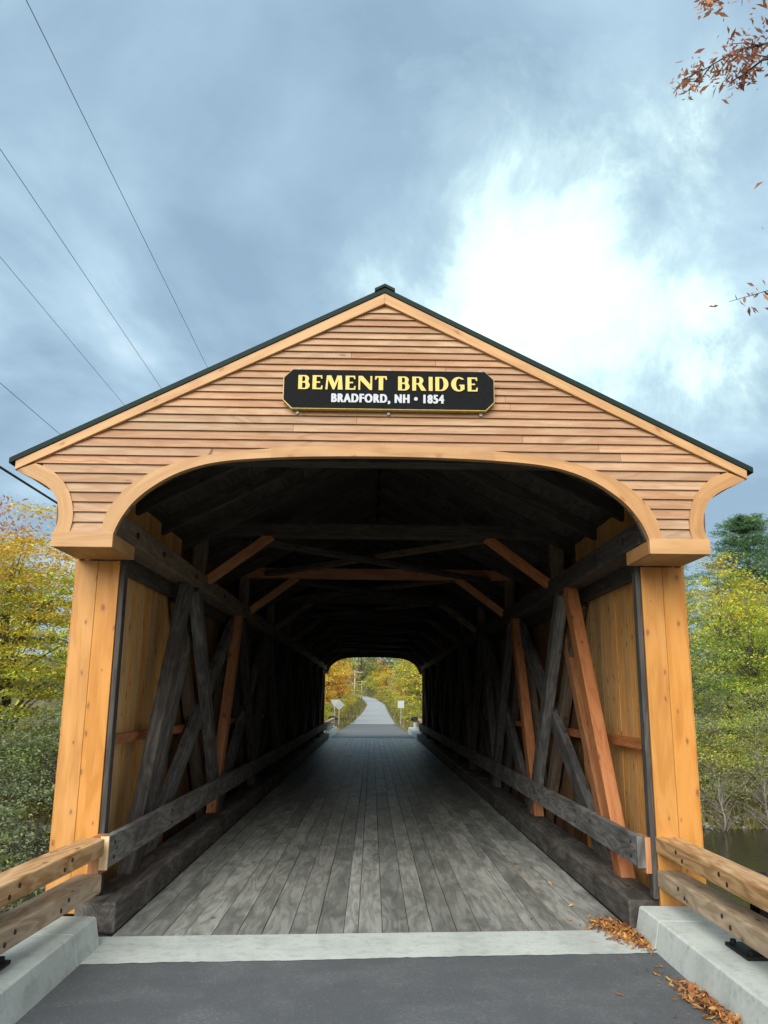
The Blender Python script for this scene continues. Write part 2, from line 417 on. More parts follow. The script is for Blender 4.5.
def kerb_mesh(y_end, y_joint, y_back, side):
    m = MB(); s = side
    def blk(ya, yb, taper):
        prof = [(2.0, -.15), (1.96+.035, 0), (2.035, .19), (2.05, .2), (2.62, .2), (2.62, -.15)]
        n = len(prof); vs = []
        for y, k in ((ya, 0), (yb, taper)):
            for (x, z) in prof: vs.append((s*(x+(k if x < 2.3 else 0)), y, z))
        fs = [tuple(range(n)), tuple(range(2*n-1, n-1, -1))]+[(i, i+n, (i+1) % n+n, (i+1) % n) for i in range(n)]
        m.add(vs, fs, vs, .5)
    blk(y_back, y_joint-.004*(1 if y_end > y_back else -1), 0); blk(y_joint+.004*(1 if y_end > y_back else -1), y_end, .0)
    return m
def kerb(y_end, y_joint, y_back, side, label):
    k = tag(obj('concrete_kerb', kerb_mesh(y_end, y_joint, y_back, side), M['concrete'], bevel=.003), label, 'kerb', 'concrete kerbs at the bridge ends')
    m = MB(); n = [(2.003, -.1), (1.9985, 0), (2.0375, .188), (2.052, .1975), (2.615, .1975), (2.615, -.1)]
    m.prism([(side*x, z) for x, z in n], y_joint-.0038, y_joint+.0038)
    obj('joint_shade_strip', m, M['bolt'], k)  # dark strip set in the open joint, standing in for its shade
kerb(6.47, 6.0, -4.0, -1, 'pale concrete kerb under the left approach rail, no leaves beside it')
kerb(6.9, 6.45, -4.0, 1, 'pale concrete kerb on the right with fallen leaves along its foot')
kerb(38.75, 39.3, 48.5, -1, 'far concrete kerb beyond the tunnel on the left, below the yield sign')
kerb(38.75, 39.3, 48.5, 1, 'far concrete kerb beyond the tunnel on the right of the road')

# ------------------------------------------------------------------ the bridge
BR = empty('covered_bridge', (0, PP, 0), 'wooden covered bridge with cedar clapboard gable, orange corner posts and dark truss tunnel', 'covered bridge')

# deck: planks along the road, random butt joints
def deck():
    m = MB(); ws = [random.choice((.12, .17, .19, .2, .2, .22)) for _ in range(22)]; n = 22
    edges = np.r_[0, np.cumsum(ws)]; edges = -1.99+edges*3.98/edges[-1]
    y0f = lambda x: 6.69+(x+1.95)*.0795
    for i in range(n):
        x0, w = edges[i], edges[i+1]-edges[i]
        ys = [y0f(x0+w/2)]
        first = random.uniform(2.2, 9.5)
        y = ys[0]+first
        while y < D1-1.2: ys.append(y); y += random.choice((5.5, 6.7, 7.3))+random.uniform(-.3, .3)
        ys.append(D1-.05)
        for a, b in zip(ys, ys[1:]):
            dz = random.uniform(-.0015, .0015)
            m.box(x0+random.uniform(.001, .004), x0+w-random.uniform(.001, .004), a+.0012, b-.0012, -.075, .0+dz)
    return m
DK = obj('deck', deck(), M['deck'], BR, bevel=.002)
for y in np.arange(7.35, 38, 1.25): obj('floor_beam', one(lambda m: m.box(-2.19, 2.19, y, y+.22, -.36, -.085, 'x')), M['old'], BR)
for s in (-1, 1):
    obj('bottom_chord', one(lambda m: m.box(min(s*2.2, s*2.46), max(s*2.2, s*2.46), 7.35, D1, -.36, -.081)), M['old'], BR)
    ya = 6.76 if s < 0 else 7.0
    m = MB(); cuts = [ya, 11.8, 17.2, 22.9, 28.4, 33.6, D1]
    cbs = []
    for a, b in zip(cuts, cuts[1:]): cbs.append(obj('curb_timber', one(lambda m: m.box(min(s*1.985, s*2.30), max(s*1.985, s*2.30), a+.006, b-.004, .004, .222+random.uniform(-.006, .006))), M['curbt'], BR, bevel=.018))
    for a in np.arange(ya+.35, 20, 2.6):
        for dy in (0, .13): obj('bolt', one(lambda m: m.tube([(s*2.13, a+dy, .218), (s*2.13, a+dy, .232)], .014, 8)), M['bolt'], cbs[0])
    m = MB(); cuts = [ya-.02, 12.6, 18.9, 25.3, 31.5, D1]
    rps = [obj('rail_plank', one(lambda m: m.box(min(s*2.065, s*2.125), max(s*2.065, s*2.125), a+.003, b-.002, .465+random.uniform(-.005, .005), .70+random.uniform(-.004, .004))), M['grey'], BR, bevel=.006) for a, b in zip(cuts, cuts[1:])]
    rp = rps[0]
    for a in np.arange(ya+.12, 19, 1.9):
        for z in (.53, .64): obj('bolt', one(lambda m: m.tube([(s*2.066, a, z), (s*2.055, a, z)], .013, 8)), M['bolt'], rp)
    obj('plank_end', one(lambda m: m.box(min(s*2.063, s*2.127), max(s*2.063, s*2.127), ya-.036, ya-.018, .462, .703, 'z')), M['cream' if s < 0 else 'grey'], rp)
    obj('rail_block', one(lambda m: m.box(min(s*2.13, s*2.21), max(s*2.13, s*2.21), ya-.03, ya+.2, .42, .69, 'z')), M['red'], rp)
    # posts at the portal
    pm = MB()
    for (a, b) in ((2.222, 2.4035), (2.405, 2.585)): pm.box(min(s*a, s*b), max(s*a, s*b), PP, PP+.045, .10, 2.876, 'z')
    pm.box(min(s*2.54, s*2.585), max(s*2.54, s*2.585), PP+.047, PP+.30, .10, 2.876, 'z')
    obj('corner_post', pm, M['post'], BR, bevel=.005)
    obj('jamb_timber', one(lambda m: m.box(min(s*2.175, s*2.219), max(s*2.175, s*2.219), PP+.012, PP+.11, .23, 3.0, 'z')), M['old'], BR, bevel=.008)
    # sheathing: vertical boards, the first bay honey coloured, the rest painted dark with the tunnel's shade
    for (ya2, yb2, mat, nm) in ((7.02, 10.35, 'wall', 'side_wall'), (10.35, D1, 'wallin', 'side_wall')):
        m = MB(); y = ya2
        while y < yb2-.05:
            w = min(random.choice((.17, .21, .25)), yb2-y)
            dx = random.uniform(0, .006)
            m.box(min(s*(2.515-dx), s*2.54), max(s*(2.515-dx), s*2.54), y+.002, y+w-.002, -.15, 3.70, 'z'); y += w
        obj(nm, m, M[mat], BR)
    obj('outer_cladding', one(lambda m: m.box(min(s*2.588, s*2.612), max(s*2.588, s*2.612), PP+.05, D1, -.3, 3.68)), M['post'], BR)
    for a in np.arange(7.05, D1-3, 3.75): obj('wall_girt', one(lambda m: m.timber((s*2.46, a, 1.365), (s*2.46, min(a+3.74, D1), 1.365), .09, .085)), M['red'], BR)
    # top chord / plate
    tch = obj('top_chord', one(lambda m: m.box(min(s*2.165, s*2.40), max(s*2.165, s*2.40), 6.80, D1, 3.04, 3.245)), M['chord' if s < 0 else 'old'], BR, bevel=.012)
    obj('upper_plate', one(lambda m: m.box(min(s*2.41, s*2.50), max(s*2.41, s*2.50), 7.0, D1, 2.90, 3.20)), M['old'], BR, bevel=.01)
    for a in (7.2, 8.15, 9.7, 11.6, 13.4, 15.4): obj('bolt', one(lambda m: m.tube([(s*2.166, a, 3.14), (s*2.150, a, 3.14)], .03, 10)), M['bolt'], tch)

# truss timbers: zigzag braces between top nodes and floor nodes, a long counter brace across each bay
def brace(s, xa, ya, za, yb, zb, w, d, mat, lab=None):
    m = MB(); m.timber((s*xa, ya, za), (s*xa, yb, zb), d, w, up=(0, 1, 0) if abs(zb-za) > abs(yb-ya) else (0, 0, 1))
    return obj('truss_brace', m, M[mat], BR, bevel=.008, label=lab)
tops = [9.72+3.75*k for k in range(8)]; bots = [12.1+3.75*k for k in range(8)]
for s in (-1, 1):
    brace(s, 2.24, 7.85, .05, 9.60, 3.04, .20, .13, 'curbt' if s < 0 else 'red', 'weathered grey front brace' if s < 0 else 'bright red-brown replacement front brace')
    brace(s, 2.405, 8.80, .05, 10.75, 2.90, .18, .12, 'grey' if s < 0 else 'red')
    brace(s, 2.33, 8.55, .02, 13.45, 2.95, .24, .10, 'grey')
    for k, t in enumerate(tops):
        b = bots[k] if k < len(bots) else None
        if b and b < D1-.4:
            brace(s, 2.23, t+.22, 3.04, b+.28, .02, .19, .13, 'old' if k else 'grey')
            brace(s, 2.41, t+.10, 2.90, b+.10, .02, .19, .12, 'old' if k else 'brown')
            if k+1 < len(tops):
                brace(s, 2.24, b-.25, .02, tops[k+1]-.05, 3.04, .22, .13, 'red' if k < 1 else 'old', 'red-brown replacement brace in the second bay' if k == 0 else None)
                brace(s, 2.41, b+.0, .02, tops[k+1]+.10, 2.90, .20, .12, 'brown' if k == 0 else 'old')
                if k+2 < len(tops)+1: brace(s, 2.33, b+.45, .02, min(b+5.3, D1-.3), 2.95 if b+5.3 < D1-.3 else 2.2, .24, .10, 'old' if k else 'grey')
    for t in tops:                               # short post stubs from chord to roof plate
        obj('chord_post', one(lambda m: m.timber((s*2.30, t+.8, 3.25), (s*2.30, t+.8, 3.86), .17, .17, (0, 1, 0))), M['brown'], BR, bevel=.006)

# overhead: ties with knee braces, lateral crosses, rafters, roof
ties = [10.5+3.75*k for k in range(8)]
for i, y in enumerate(ties):
    mat = 'red' if i == 1 else 'old'
    obj('tie_beam', one(lambda m: m.timber((-2.36, y, 3.87), (2.36, y, 3.87), .2, .17)), M[mat], BR, bevel=.01, label='reddish second tie beam' if i == 1 else None)
    for s in (-1, 1):
        obj('knee_brace', one(lambda m: m.timber((s*2.19, y-.02, 3.20), (s*1.39, y-.02, 3.80), .11, .12, (0, 1, 0))), M['red' if i < 2 else 'brown'], BR, bevel=.006)
    if i+1 < len(ties):
        obj('cross_brace', one(lambda m: m.timber((1.75, y+.1, 3.86), (-1.9, ties[i+1]-.1, 3.84), .15, .07)), M['brown'], BR, bevel=.005)
        obj('cross_brace', one(lambda m: m.timber((-1.75, y+.1, 3.775), (1.9, ties[i+1]-.1, 3.765), .15, .07)), M['old'], BR, bevel=.005)
obj('tie_beam', one(lambda m: m.timber((-2.36, 7.3, 3.93), (2.36, 7.3, 3.93), .2, .17)), M['old'], BR, bevel=.01)
for y in np.arange(7.25, D1, 1.05):
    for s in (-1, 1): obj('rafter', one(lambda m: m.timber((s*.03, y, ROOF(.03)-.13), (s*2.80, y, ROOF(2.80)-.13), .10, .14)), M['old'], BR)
def roof_side(s):
    m = MB(); t = .04
    for (y0, y1) in ((PG-.06, D1+.62),):
        m.strip([(0, 5.078+.0), (s*2.97, 5.078-.515*2.97)], [(0, 5.122), (s*2.97, 5.122-.515*2.97)], y0, y1)
    return m
def board_side(s):
    m = MB(); x = .02
    while x < 2.85:
        w = min(.24, 2.86-x)
        m.strip([(s*x, ROOF(x)-.045), (s*(x+w-.006), ROOF(x+w-.006)-.045)], [(s*x, ROOF(x)-.005), (s*(x+w-.006), ROOF(x+w-.006)-.005)], PG+.10, D1+.5); x += w
    # grain of roof boards runs along the bridge
    m.gp = [(v[1], v[0], v[2]) for v in m.v]
    return m
for s in (-1, 1):
    rf = obj('roof', roof_side(s), M['roof'], BR)
    obj('roof_boards', board_side(s), M['old'], rf)
    # standing seams of the metal roof
    m = MB()
    for y in np.arange(PG+.02, D1+.5, .41): m.timber((s*.08, y, 5.133-.515*.08), (s*2.96, y, 5.133-.515*2.96), .018, .026)
    obj('roof_seams', m, M['roof'], rf)
cap = MB(); cap.strip([(-.085, 5.081), (0, 5.126), (.085, 5.081)], [(-.085, 5.106), (0, 5.150), (.085, 5.106)], PG-.075, D1+.63)
obj('ridge_cap', cap, M['roof'], BR)

# ---- gables
ARCH_I = [(2.105, 2.99), (2.092, 3.04), (2.045, 3.14), (1.96, 3.26), (1.83, 3.375), (1.665, 3.478), (1.47, 3.553), (1.26, 3.597), (.98, 3.623), (.66, 3.640), (.33, 3.648), (0, 3.651)]
ARCH_O = [(2.205, 3.004), (2.178, 3.148), (2.11, 3.272), (2.0, 3.396), (1.84, 3.500), (1.66, 3.574), (1.473, 3.630), (1.274, 3.664), (.97, 3.700), (.672, 3.726), (.33, 3.742), (0, 3.748)]
BK_O = [(2.915, 3.500), (2.83, 3.456), (2.73, 3.41), (2.65, 3.36), (2.597, 3.305), (2.562, 3.23), (2.547, 3.143), (2.550, 3.068), (2.572, 3.004)]
BK_I = [(2.770, 3.556), (2.665, 3.516), (2.584, 3.459), (2.522, 3.392), (2.473, 3.307), (2.441, 3.2), (2.433, 3.107), (2.440, 3.05), (2.447, 3.004)]
def smooth_line(p, n=4):
    out = []
    for i in range(len(p)-1):
        p0 = p[max(i-1, 0)]; p1 = p[i]; p2 = p[i+1]; p3 = p[min(i+2, len(p)-1)]
        for k in range(n):
            t = k/n
            out.append(tuple(.5*((2*p1[j])+(-p0[j]+p2[j])*t+(2*p0[j]-5*p1[j]+4*p2[j]-p3[j])*t*t+(-p0[j]+3*p1[j]-3*p2[j]+p3[j])*t**3) for j in (0, 1)))
    return out+[p[-1]]
AI, AO, BO, BI = (smooth_line(p) for p in (ARCH_I, ARCH_O, BK_O, BK_I))
az = sorted(AI); bz = sorted(BO)
def bottom(x):
    x = abs(x)
    if x < 2.10: return float(np.interp(x, [p[0] for p in az], [p[1] for p in az]))
    if x < 2.575: return 2.99
    return float(np.interp(x, [p[0] for p in bz], [p[1] for p in bz]))
fl = lambda pts, s: [(s*x, z) for x, z in pts]

def gable(yf, back, mirror=1):
    """front gable at y=yf; 'back' = +1 when the bridge lies toward +y"""
    Y = lambda d: yf+back*d
    xs = sorted(set([round(x, 4) for x in np.linspace(-2.10, 2.10, 61)]+[-2.104, 2.104, -2.57, 2.57, -2.578, 2.578]+[round(x, 3) for x in np.linspace(2.6, 2.90, 10)]+[round(-x, 3) for x in np.linspace(2.6, 2.90, 10)]))
    m = MB(); m.strip([(x, bottom(x)+.004) for x in xs], [(x, ROOF(x)-.02) for x in xs], Y(.002), Y(.055))
    gw = obj('gable_wall', m, M['brown'], BR)
    # clapboards
    zs = [3.004]; ex = .0835
    while zs[-1] < 4.98: zs.append(zs[-1]+ex); ex = max(.0585, ex-.00125)
    m = MB()
    def clap(x0, x1, z0, z1, s0=0, s1=0):
        # broken into lengths with a tight butt joint
        cuts = [x0]
        if x1-x0 > 1.6:
            c = random.uniform(x0+.5, x1-.5); cuts.append(c)
            if x1-x0 > 3.2 and random.random() < .5: cuts.append(x0+(c-x0)*.5 if c-x0 > x1-c else c+(x1-c)*.5)
        cuts = sorted(cuts)+[x1]
        for a, b in zip(cuts, cuts[1:]):
            o = (random.uniform(0, 60), random.uniform(0, 60), random.uniform(0, 60))
            a += .0012; b -= .0012
            ea = s0 if a < x0+.01 else 0; eb = s1 if b > x1-.01 else 0
            vs = [(a-ea, Y(-.029), z0), (b+eb, Y(-.029), z0), (b+eb, Y(.0), z0), (a-ea, Y(.0), z0), (a, Y(-.006), z1+.012), (b, Y(-.006), z1+.012), (b, Y(.0), z1+.012), (a, Y(.0), z1+.012)]
            m.add(vs, [(3, 2, 1, 0), (4, 5, 6, 7), (0, 1, 5, 4), (1, 2, 6, 5), (2, 3, 7, 6), (3, 0, 4, 7)], [(o[0]+v[0], o[1]+v[2], o[2]+v[1]) for v in vs], random.random())
    aoz = sorted(AO, key=lambda p: p[1]); biz = sorted(BI, key=lambda p: p[1])
    for z0, z1 in zip(zs, zs[1:]):
        zm = (z0+z1)/2
        out = (5.03-z1-.012)/.515; sl = (z1+.012-z0)/.515
        if z0 < 3.54: sl = 0 if out > 2.78 else sl; out = min(out, float(np.interp(zm, [p[1] for p in biz], [p[0] for p in biz]))+.035)
        if z1 < 3.735:
            ax = lambda z: float(np.interp(z, [p[1] for p in aoz], [p[0] for p in aoz]))
            inn = ax(z1+.012)-.03; si = inn-(ax(z0)-.03)
            clap(inn, out, z0, z1, si, sl); clap(-out, -inn, z0, z1, sl, si)
        elif out > .03: clap(-out, out, z0, z1, sl, sl)
    obj('clapboards', m, M['clap'], gw)
    # arch trim in three pieces, brackets, rake boards, box seats
    a2 = fl(AI, -1)+fl(AI[::-1], 1)[1:]; b2 = fl(AO, -1)+fl(AO[::-1], 1)[1:]
    n = len(a2); c1, c2 = n*38//100, n*62//100
    m = MB()
    for i, j in ((0, c1), (c1, c2), (c2, n-1)): m.strip(a2[i:j+1], b2[i:j+1], Y(-.034), Y(.03))
    obj('arch_trim', m, M['trim'], BR)
    for s in (-1, 1):
        m = MB(); k = len(BO)*45//100
        m.strip(fl(BO[:k+1], s), fl(BI[:k+1], s), Y(-.036), Y(.075)); m.strip(fl(BO[k:], s), fl(BI[k:], s), Y(-.036), Y(.075))
        obj('eave_bracket', m, M['trim'], BR)
        m = MB(); m.strip([(0, 4.980), (s*2.922, 4.980-.515*2.922+.022)], [(0, 5.074), (s*2.922, 5.074-.515*2.922)], Y(-.05), Y(.0015))
        obj('rake_board', m, M['trim'], BR, bevel=.003)
        m = MB()
        ya, yb = sorted((Y(-.045), Y(.615)))
        m.box(min(s*2.103, s*2.583), max(s*2.103, s*2.583), *sorted((Y(-.045), Y(-.01))), 2.882, 3.003, 'x')
        m.box(min(s*2.103, s*2.125), max(s*2.103, s*2.125), *sorted((Y(-.008), Y(.567))), 2.884, 2.995, 'y')
        m.box(min(s*2.127, s*2.58), max(s*2.127, s*2.58), *sorted((Y(-.008), Y(.567))), 2.884, 2.91, 'y')
        m.box(min(s*2.555, s*2.58), max(s*2.555, s*2.58), *sorted((Y(-.008), Y(.567))), 2.912, 3.0, 'y')
        obj('post_cap', m, M['trim'], BR, bevel=.004)
        # overhang soffit under the eave behind the rake
        m = MB(); m.box(min(s*2.60, s*2.90), max(s*2.60, s*2.90), *sorted((Y(.08), Y(.60))), 3.50, 3.52, 'y')
        obj('eave_soffit', m, M['trim'], BR)
gable(PG, 1)
gable(D1+.56, -1)
for s in (-1, 1):
    pm = MB(); pm.box(min(s*2.222, s*2.585), max(s*2.222, s*2.585), D1-.045, D1, .10, 2.876, 'z'); obj('corner_post', pm, M['post'], BR)

# ------------------------------------------------------------------ name sign
SY = PG-.088                                    # front face of the sign
SG = empty('name_sign', (.04, SY, 4.035), 'long black sign with gold lettering and clipped corners on the gable', 'sign')
def octo(x0, x1, z0, z1, c): return [(x0+c, z0), (x1-c, z0), (x1, z0+c), (x1, z1-c), (x1-c, z1), (x0+c, z1), (x0, z1-c), (x0, z0+c)]
obj('sign_edge', one(lambda m: m.prism(octo(-.818, .898, 4.030, 4.366, .072), SY+.004, PG-.026)), M['goldedge'], SG)
obj('sign_board', one(lambda m: m.prism(octo(-.811, .893, 4.037, 4.364, .070), SY, SY+.003)), M['signblk'], SG)
for x in (-.70, .04, .79):
    for z in (4.012, 4.382): obj('bolt', one(lambda m: m.tube([(x, PG-.026, z), (x, PG-.046, z)], .014, 10)), M['steel'], SG)

def arc(cx, cz, rx, rz, a0, a1, n=14): return [(cx+rx*math.cos(R(a0+(a1-a0)*i/n)), cz+rz*math.sin(R(a0+(a1-a0)*i/n))) for i in range(n+1)]
def glyph(ch):
    """display capitals: heavy stems, thin arms; returns (width, [outlines])"""
    T = .235; t = .10
    if ch == 'E': return .62, [[(0, 0), (.60, 0), (.62, .27), (.55, .27), (.50, t), (T, t), (T, .46), (.46, .46), (.46, .56), (T, .56), (T, 1-t), (.48, 1-t), (.53, .76), (.60, .76), (.58, 1), (0, 1)]]
    if ch == 'B':
        o = [(0, 0)]+arc(.42, .28, .28, .28, -90, 40)+arc(.40, .755, .25, .245, -35, 90)+[(0, 1)]
        return .70, [o, [(T, t*.8)]+arc(.38, .27, .07, .19, -90, 90)+[(T, .46)], [(T, .56)]+arc(.36, .735, .06, .175, -90, 90)+[(T, 1-t*.8)]]
    if ch == 'R':
        o = [(0, 0), (T, 0), (T, .44), (.34, .44), (.56, 0), (.86, 0), (.58, .48)]+arc(.41, .73, .27, .27, -40, 90)+[(0, 1)]
        return .84, [o, [(T, .53)]+arc(.37, .72, .07, .19, -90, 90)+[(T, 1-t*.8)]]
    if ch == 'D':
        o = [(0, 0)]+arc(.36, .5, .44, .5, -90, 90, 20)+[(0, 1)]
        return .80, [o, [(T, t*.8)]+arc(.34, .5, .17, .42, -90, 90, 16)+[(T, 1-t*.8)]]
    if ch == 'M': return 1.06, [[(0, 0), (.13, 0), (.17, .70), (.46, 0), (.55, 0), (.79, .72), (.76, 0), (1.06, 0), (.99, 1), (.72, 1), (.56, .45), (.35, 1), (.08, 1)]]
    if ch == 'N': return .84, [[(0, 0), (.11, 0), (.11, .70), (.70, 0), (.84, 0), (.84, 1), (.73, 1), (.73, .38), (.25, 1), (0, 1)]]
    if ch == 'T': return .74, [[(.235, 0), (.505, 0), (.505, 1-t), (.60, 1-t), (.67, .74), (.74, .74), (.72, 1), (.02, 1), (0, .74), (.07, .74), (.14, 1-t), (.235, 1-t)]]
    if ch == 'I': return T, [[(0, 0), (T, 0), (T, 1), (0, 1)]]
    if ch == 'G':
        o = arc(.46, .5, .46, .52, 42, 318, 26)+[(.82, .10), (.82, .47), (.50, .47), (.50, .39), (.57, .39), (.57, .10)]
        i = arc(.50, .5, .20, .42, 285, 55, 18)
        return .84, [o+i]
    return .34, []
def text_mesh(name, text, x0, x1, z0, h, mat, track=.10):
    cu = bpy.data.curves.new(name, 'CURVE'); cu.dimensions = '2D'; cu.fill_mode = 'BOTH'; cu.extrude = .004
    adv = 0; polys = []
    for ch in text:
        w, ps = glyph(ch)
        polys += [[(adv+x, z) for x, z in p] for p in ps]
        adv += w+track
    adv -= track; k = (x1-x0)/adv
    for p in polys:
        sp = cu.splines.new('POLY'); sp.points.add(len(p)-1); sp.use_cyclic_u = True
        for q, (x, z) in zip(sp.points, p): q.co = (x*k, z*h, 0, 1)
    return curve_to(name, cu, (x0, SY-.004, z0), mat)
def curve_to(name, cu, loc, mat, fit=None):
    tmp = bpy.data.objects.new(name+'_src', cu); COL.objects.link(tmp)
    dg = bpy.context.evaluated_depsgraph_get(); dg.update()
    me = bpy.data.meshes.new_from_object(tmp.evaluated_get(dg)); bpy.data.objects.remove(tmp, do_unlink=True)
    co = np.zeros(len(me.vertices)*3); me.vertices.foreach_get('co', co); co = co.reshape(-1, 3)
    if fit:
        w, h = fit; co[:, 0] -= co[:, 0].min(); co[:, 0] *= w/co[:, 0].max(); lo = co[:, 1].min(); co[:, 1] = (co[:, 1]-lo)*h/(co[:, 1].max()-lo)
    new = np.stack([co[:, 0], -co[:, 2], co[:, 1]], -1)
    me.vertices.foreach_set('co', new.ravel()); me.materials.clear(); me.materials.append(mat); me.update()
    return link(name, me, SG, loc)
text_mesh('title_lettering', 'BEMENT BRIDGE', -.695, .762, 4.192, .120, M['cream_txt'], .17)
def place_text():
    tx = bpy.data.curves.new('place_lettering', 'FONT'); tx.body = 'BRADFORD, NH \u2022 1854'; tx.size = .11; tx.extrude = .003; tx.offset = .002; tx.space_character = 1.22
    o = curve_to('place_lettering', tx, (-.425, SY-.003, 4.072), M['white_txt'], (.905, .086))
    me = o.data; n = len(me.vertices); co = np.zeros(n*3); me.vertices.foreach_get('co', co); co = co.reshape(-1, 3)
    vs = []; fs = []
    for k, (dx, dz) in enumerate(((0, 0), (.0045, .0012), (.0085, 0))):
        vs += (co+np.array([dx, -.0004*k, dz])).tolist(); fs += [[v+n*k for v in p.vertices] for p in me.polygons]
    m2 = bpy.data.meshes.new('place_lettering'); m2.from_pydata(vs, [], fs); m2.materials.append(M['white_txt']); o.data = m2
    xs = sorted((min(m2.vertices[v].co.x for v in p.vertices), max(m2.vertices[v].co.x for v in p.vertices), i) for i, p in enumerate(m2.polygons))
    words = [[]]; end = xs[0][0]
    for lo, hi, i in xs:
        if lo-end > .016: words.append([])
        words[-1].append((lo, i)); end = max(end, hi)
    import bmesh
    for k, wd in enumerate(words):
        ids = {i for _, i in wd}
        bm = bmesh.new(); bm.from_mesh(m2); bm.faces.ensure_lookup_table()
        bmesh.ops.delete(bm, geom=[f for f in bm.faces if f.index not in ids], context='FACES')
        m3 = bpy.data.meshes.new('place_lettering'); bm.to_mesh(m3); bm.free(); m3.materials.append(M['white_txt'])
        if k == 0: o.data = m3
        else: link('place_lettering', m3, SG, (-.425, SY-.003, 4.072))
place_text()

# ------------------------------------------------------------------ approach guard rails
def guard_rail(s, label, root_at, length=9.2, flare=0.0):
    """s=-1 left of the traveller; runs from the bridge end back along -y; local origin on the kerb"""
    x, y, z = root_at
    g = empty('guard_rail', root_at, label, 'guard rail', 'timber guard rails at the bridge ends')
    X = lambda d: s*(flare*d)
    for (z0, z1, mat, w) in ((.375, .50, 'rail', .19), (.12, .25, 'rail2', .19)):
        m = MB()
        m.timber((x+X(0)+s*w/2, y, z+(z0+z1)/2), (x+X(length)+s*w/2, y-length, z+(z0+z1)/2), w, z1-z0)
        rl = obj('rail', m, M[mat], g, bevel=.012)
        for d in (.62, 1.40, 3.55, 5.7):
            for k, dz in ((0, .02), (.12, -.02)):
                zc = z+(z0+z1)/2+dz
                obj('bolt', one(lambda m: m.tube([(x+X(d+k)+s*.002, y-d-k, zc), (x+X(d+k)-s*.005, y-d-k, zc)], .015, 10)), M['bolt'], rl)
    for d in (1.45, 3.6, 5.75, 7.9):
        m = MB(); xx = x+X(d)+s*.255
        m.box(xx-.006, xx+.006, y-d-.07, y-d+.07, z+.02, z+.47); m.box(xx-.06, xx+.06, y-d-.073, y-d-.061, z+.02, z+.47); m.box(xx-.06, xx+.06, y-d+.061, y-d+.073, z+.02, z+.47)
        ps = obj('post', m, M['black'], g)
        m = MB(); xb = x+X(d)+s*.20
        m.box(xb-.15, xb+.15, y-d-.17, y-d+.17, z+.002, z+.024)
        bp = obj('base_plate', m, M['black'], ps, bevel=.003)
        for a in (-.11, .11):
            for b in (-.13, .13): obj('anchor_bolt', one(lambda m: m.tube([(xb+a, y-d+b, z+.02), (xb+a, y-d+b, z+.05)], .018, 6)), M['black'], bp)
    m = MB(); m.box(*sorted((x+s*.20, x+s*.30)), y-length+.1, y-.5, z+.38, z+.45)
    obj('back_beam', m, M['black'], g)
    return g
GL = guard_rail(-1, 'timber guard rail on the left kerb, upper beam orange and lower beam paler', (-2.07, 6.655, .2), flare=.044)
GR = guard_rail(1, 'timber guard rail on the right kerb above the drifts of fallen leaves', (2.215, 7.13, .2))
g = copy_tree(GR); g.location = (-2.12, 38.62, .2); g.rotation_euler.z = math.pi; g['label'] = 'far guard rail beyond the tunnel on the left, in front of the yield sign'
g = copy_tree(GL); g.location = (2.12, 38.62, .2); g.rotation_euler.z = math.pi; g['label'] = 'far guard rail beyond the tunnel on the right, below the white sign'

# posts with dark caps at the ends of the far rails
def end_post(x, y, label, cat='post'):
    z = float(ground_z(x, y))
    e = empty('marker_post', (x, y, z), label, cat, 'short posts at the far rail ends')
    m = MB(); m.tube([(x, y, z-.1), (x, y, z+.75)], .10, 12); obj('post', m, M['signwhite'], e)
    m = MB(); m.tube([(x, y, z+.752), (x, y, z+.86), (x, y, z+.96), (x, y, z+.99)], [.24, .25, .16, .03], 14); obj('cap', m, M['black'], e)
end_post(-2.32, 48.9, 'short pale post with dark rounded cap at the left far rail end')
end_post(2.42, 48.9, 'short pale post with dark rounded cap at the right far rail end')

# ------------------------------------------------------------------ signs beyond the bridge
def road_sign(name, x, y, zc, poly, mat, label, h=.06):
    z = float(ground_z(x, y))
    e = empty(name, (x, y, z), label, 'road sign')
    m = MB(); m.box(x-.03, x+.03, y, y+.045, z-.2, zc+.25); obj('post', m, M['signgrey'], e)
    m = MB(); m.prism([(x+a, zc+b) for a, b in poly], y-.012, y-.001); obj('sign_panel', m, mat, e)
    return e
road_sign('yield_sign', -2.72, 60, 1.42, [(-.30, .26), (.30, .26), (0, -.26)], M['signwhite'], 'white triangular yield sign point down, left of the far road')
road_sign('diamond_sign', -2.62, 66, 1.28, [(-.42, 0), (0, -.42), (.42, 0), (0, .42)], M['signgrey'], 'grey diamond shaped sign back behind the yield sign')
road_sign('speed_sign', 2.68, 80, 1.28, [(-.30, -.34), (.30, -.34), (.30, .34), (-.30, .34)], M['signwhite'], 'white rectangular sign at the right edge of the far road')

# ------------------------------------------------------------------ utility poles and lines
def utility_pole(x, y, h, label, z=None):
    z = float(ground_z(x, y)) if z is None else z
    e = empty('utility_pole', (x, y, z), label, 'utility pole', 'utility poles along the road')
    m = MB(); m.tube([(x, y, z-.5), (x, y, z+h*.5), (x, y, z+h)], [.16, .14, .11], 10); obj('pole', m, M['polew'], e, smooth=True)
    m = MB(); m.timber((x-1.6, y-.12, z+h-.55), (x+1.6, y-.12, z+h-.55), .14, .22); ca = obj('crossarm', m, M['polew'], e)
    for dx in (-1.5, .1, 1.5):
        m = MB(); m.tube([(x+dx, y-.12, z+h-.48), (x+dx, y-.12, z+h-.30)], [.05, .035], 8); obj('insulator', m, M['insul'], ca)
    return e
P0 = utility_pole(-6.05, -22, 10.6, 'grey wooden utility pole behind the camera on the left', 0.0)
P1 = copy_tree(P0); P1.location = (-6.05, 76, 0.0); P1['label'] = 'grey utility pole beyond the bridge, hidden behind its left truss wall'
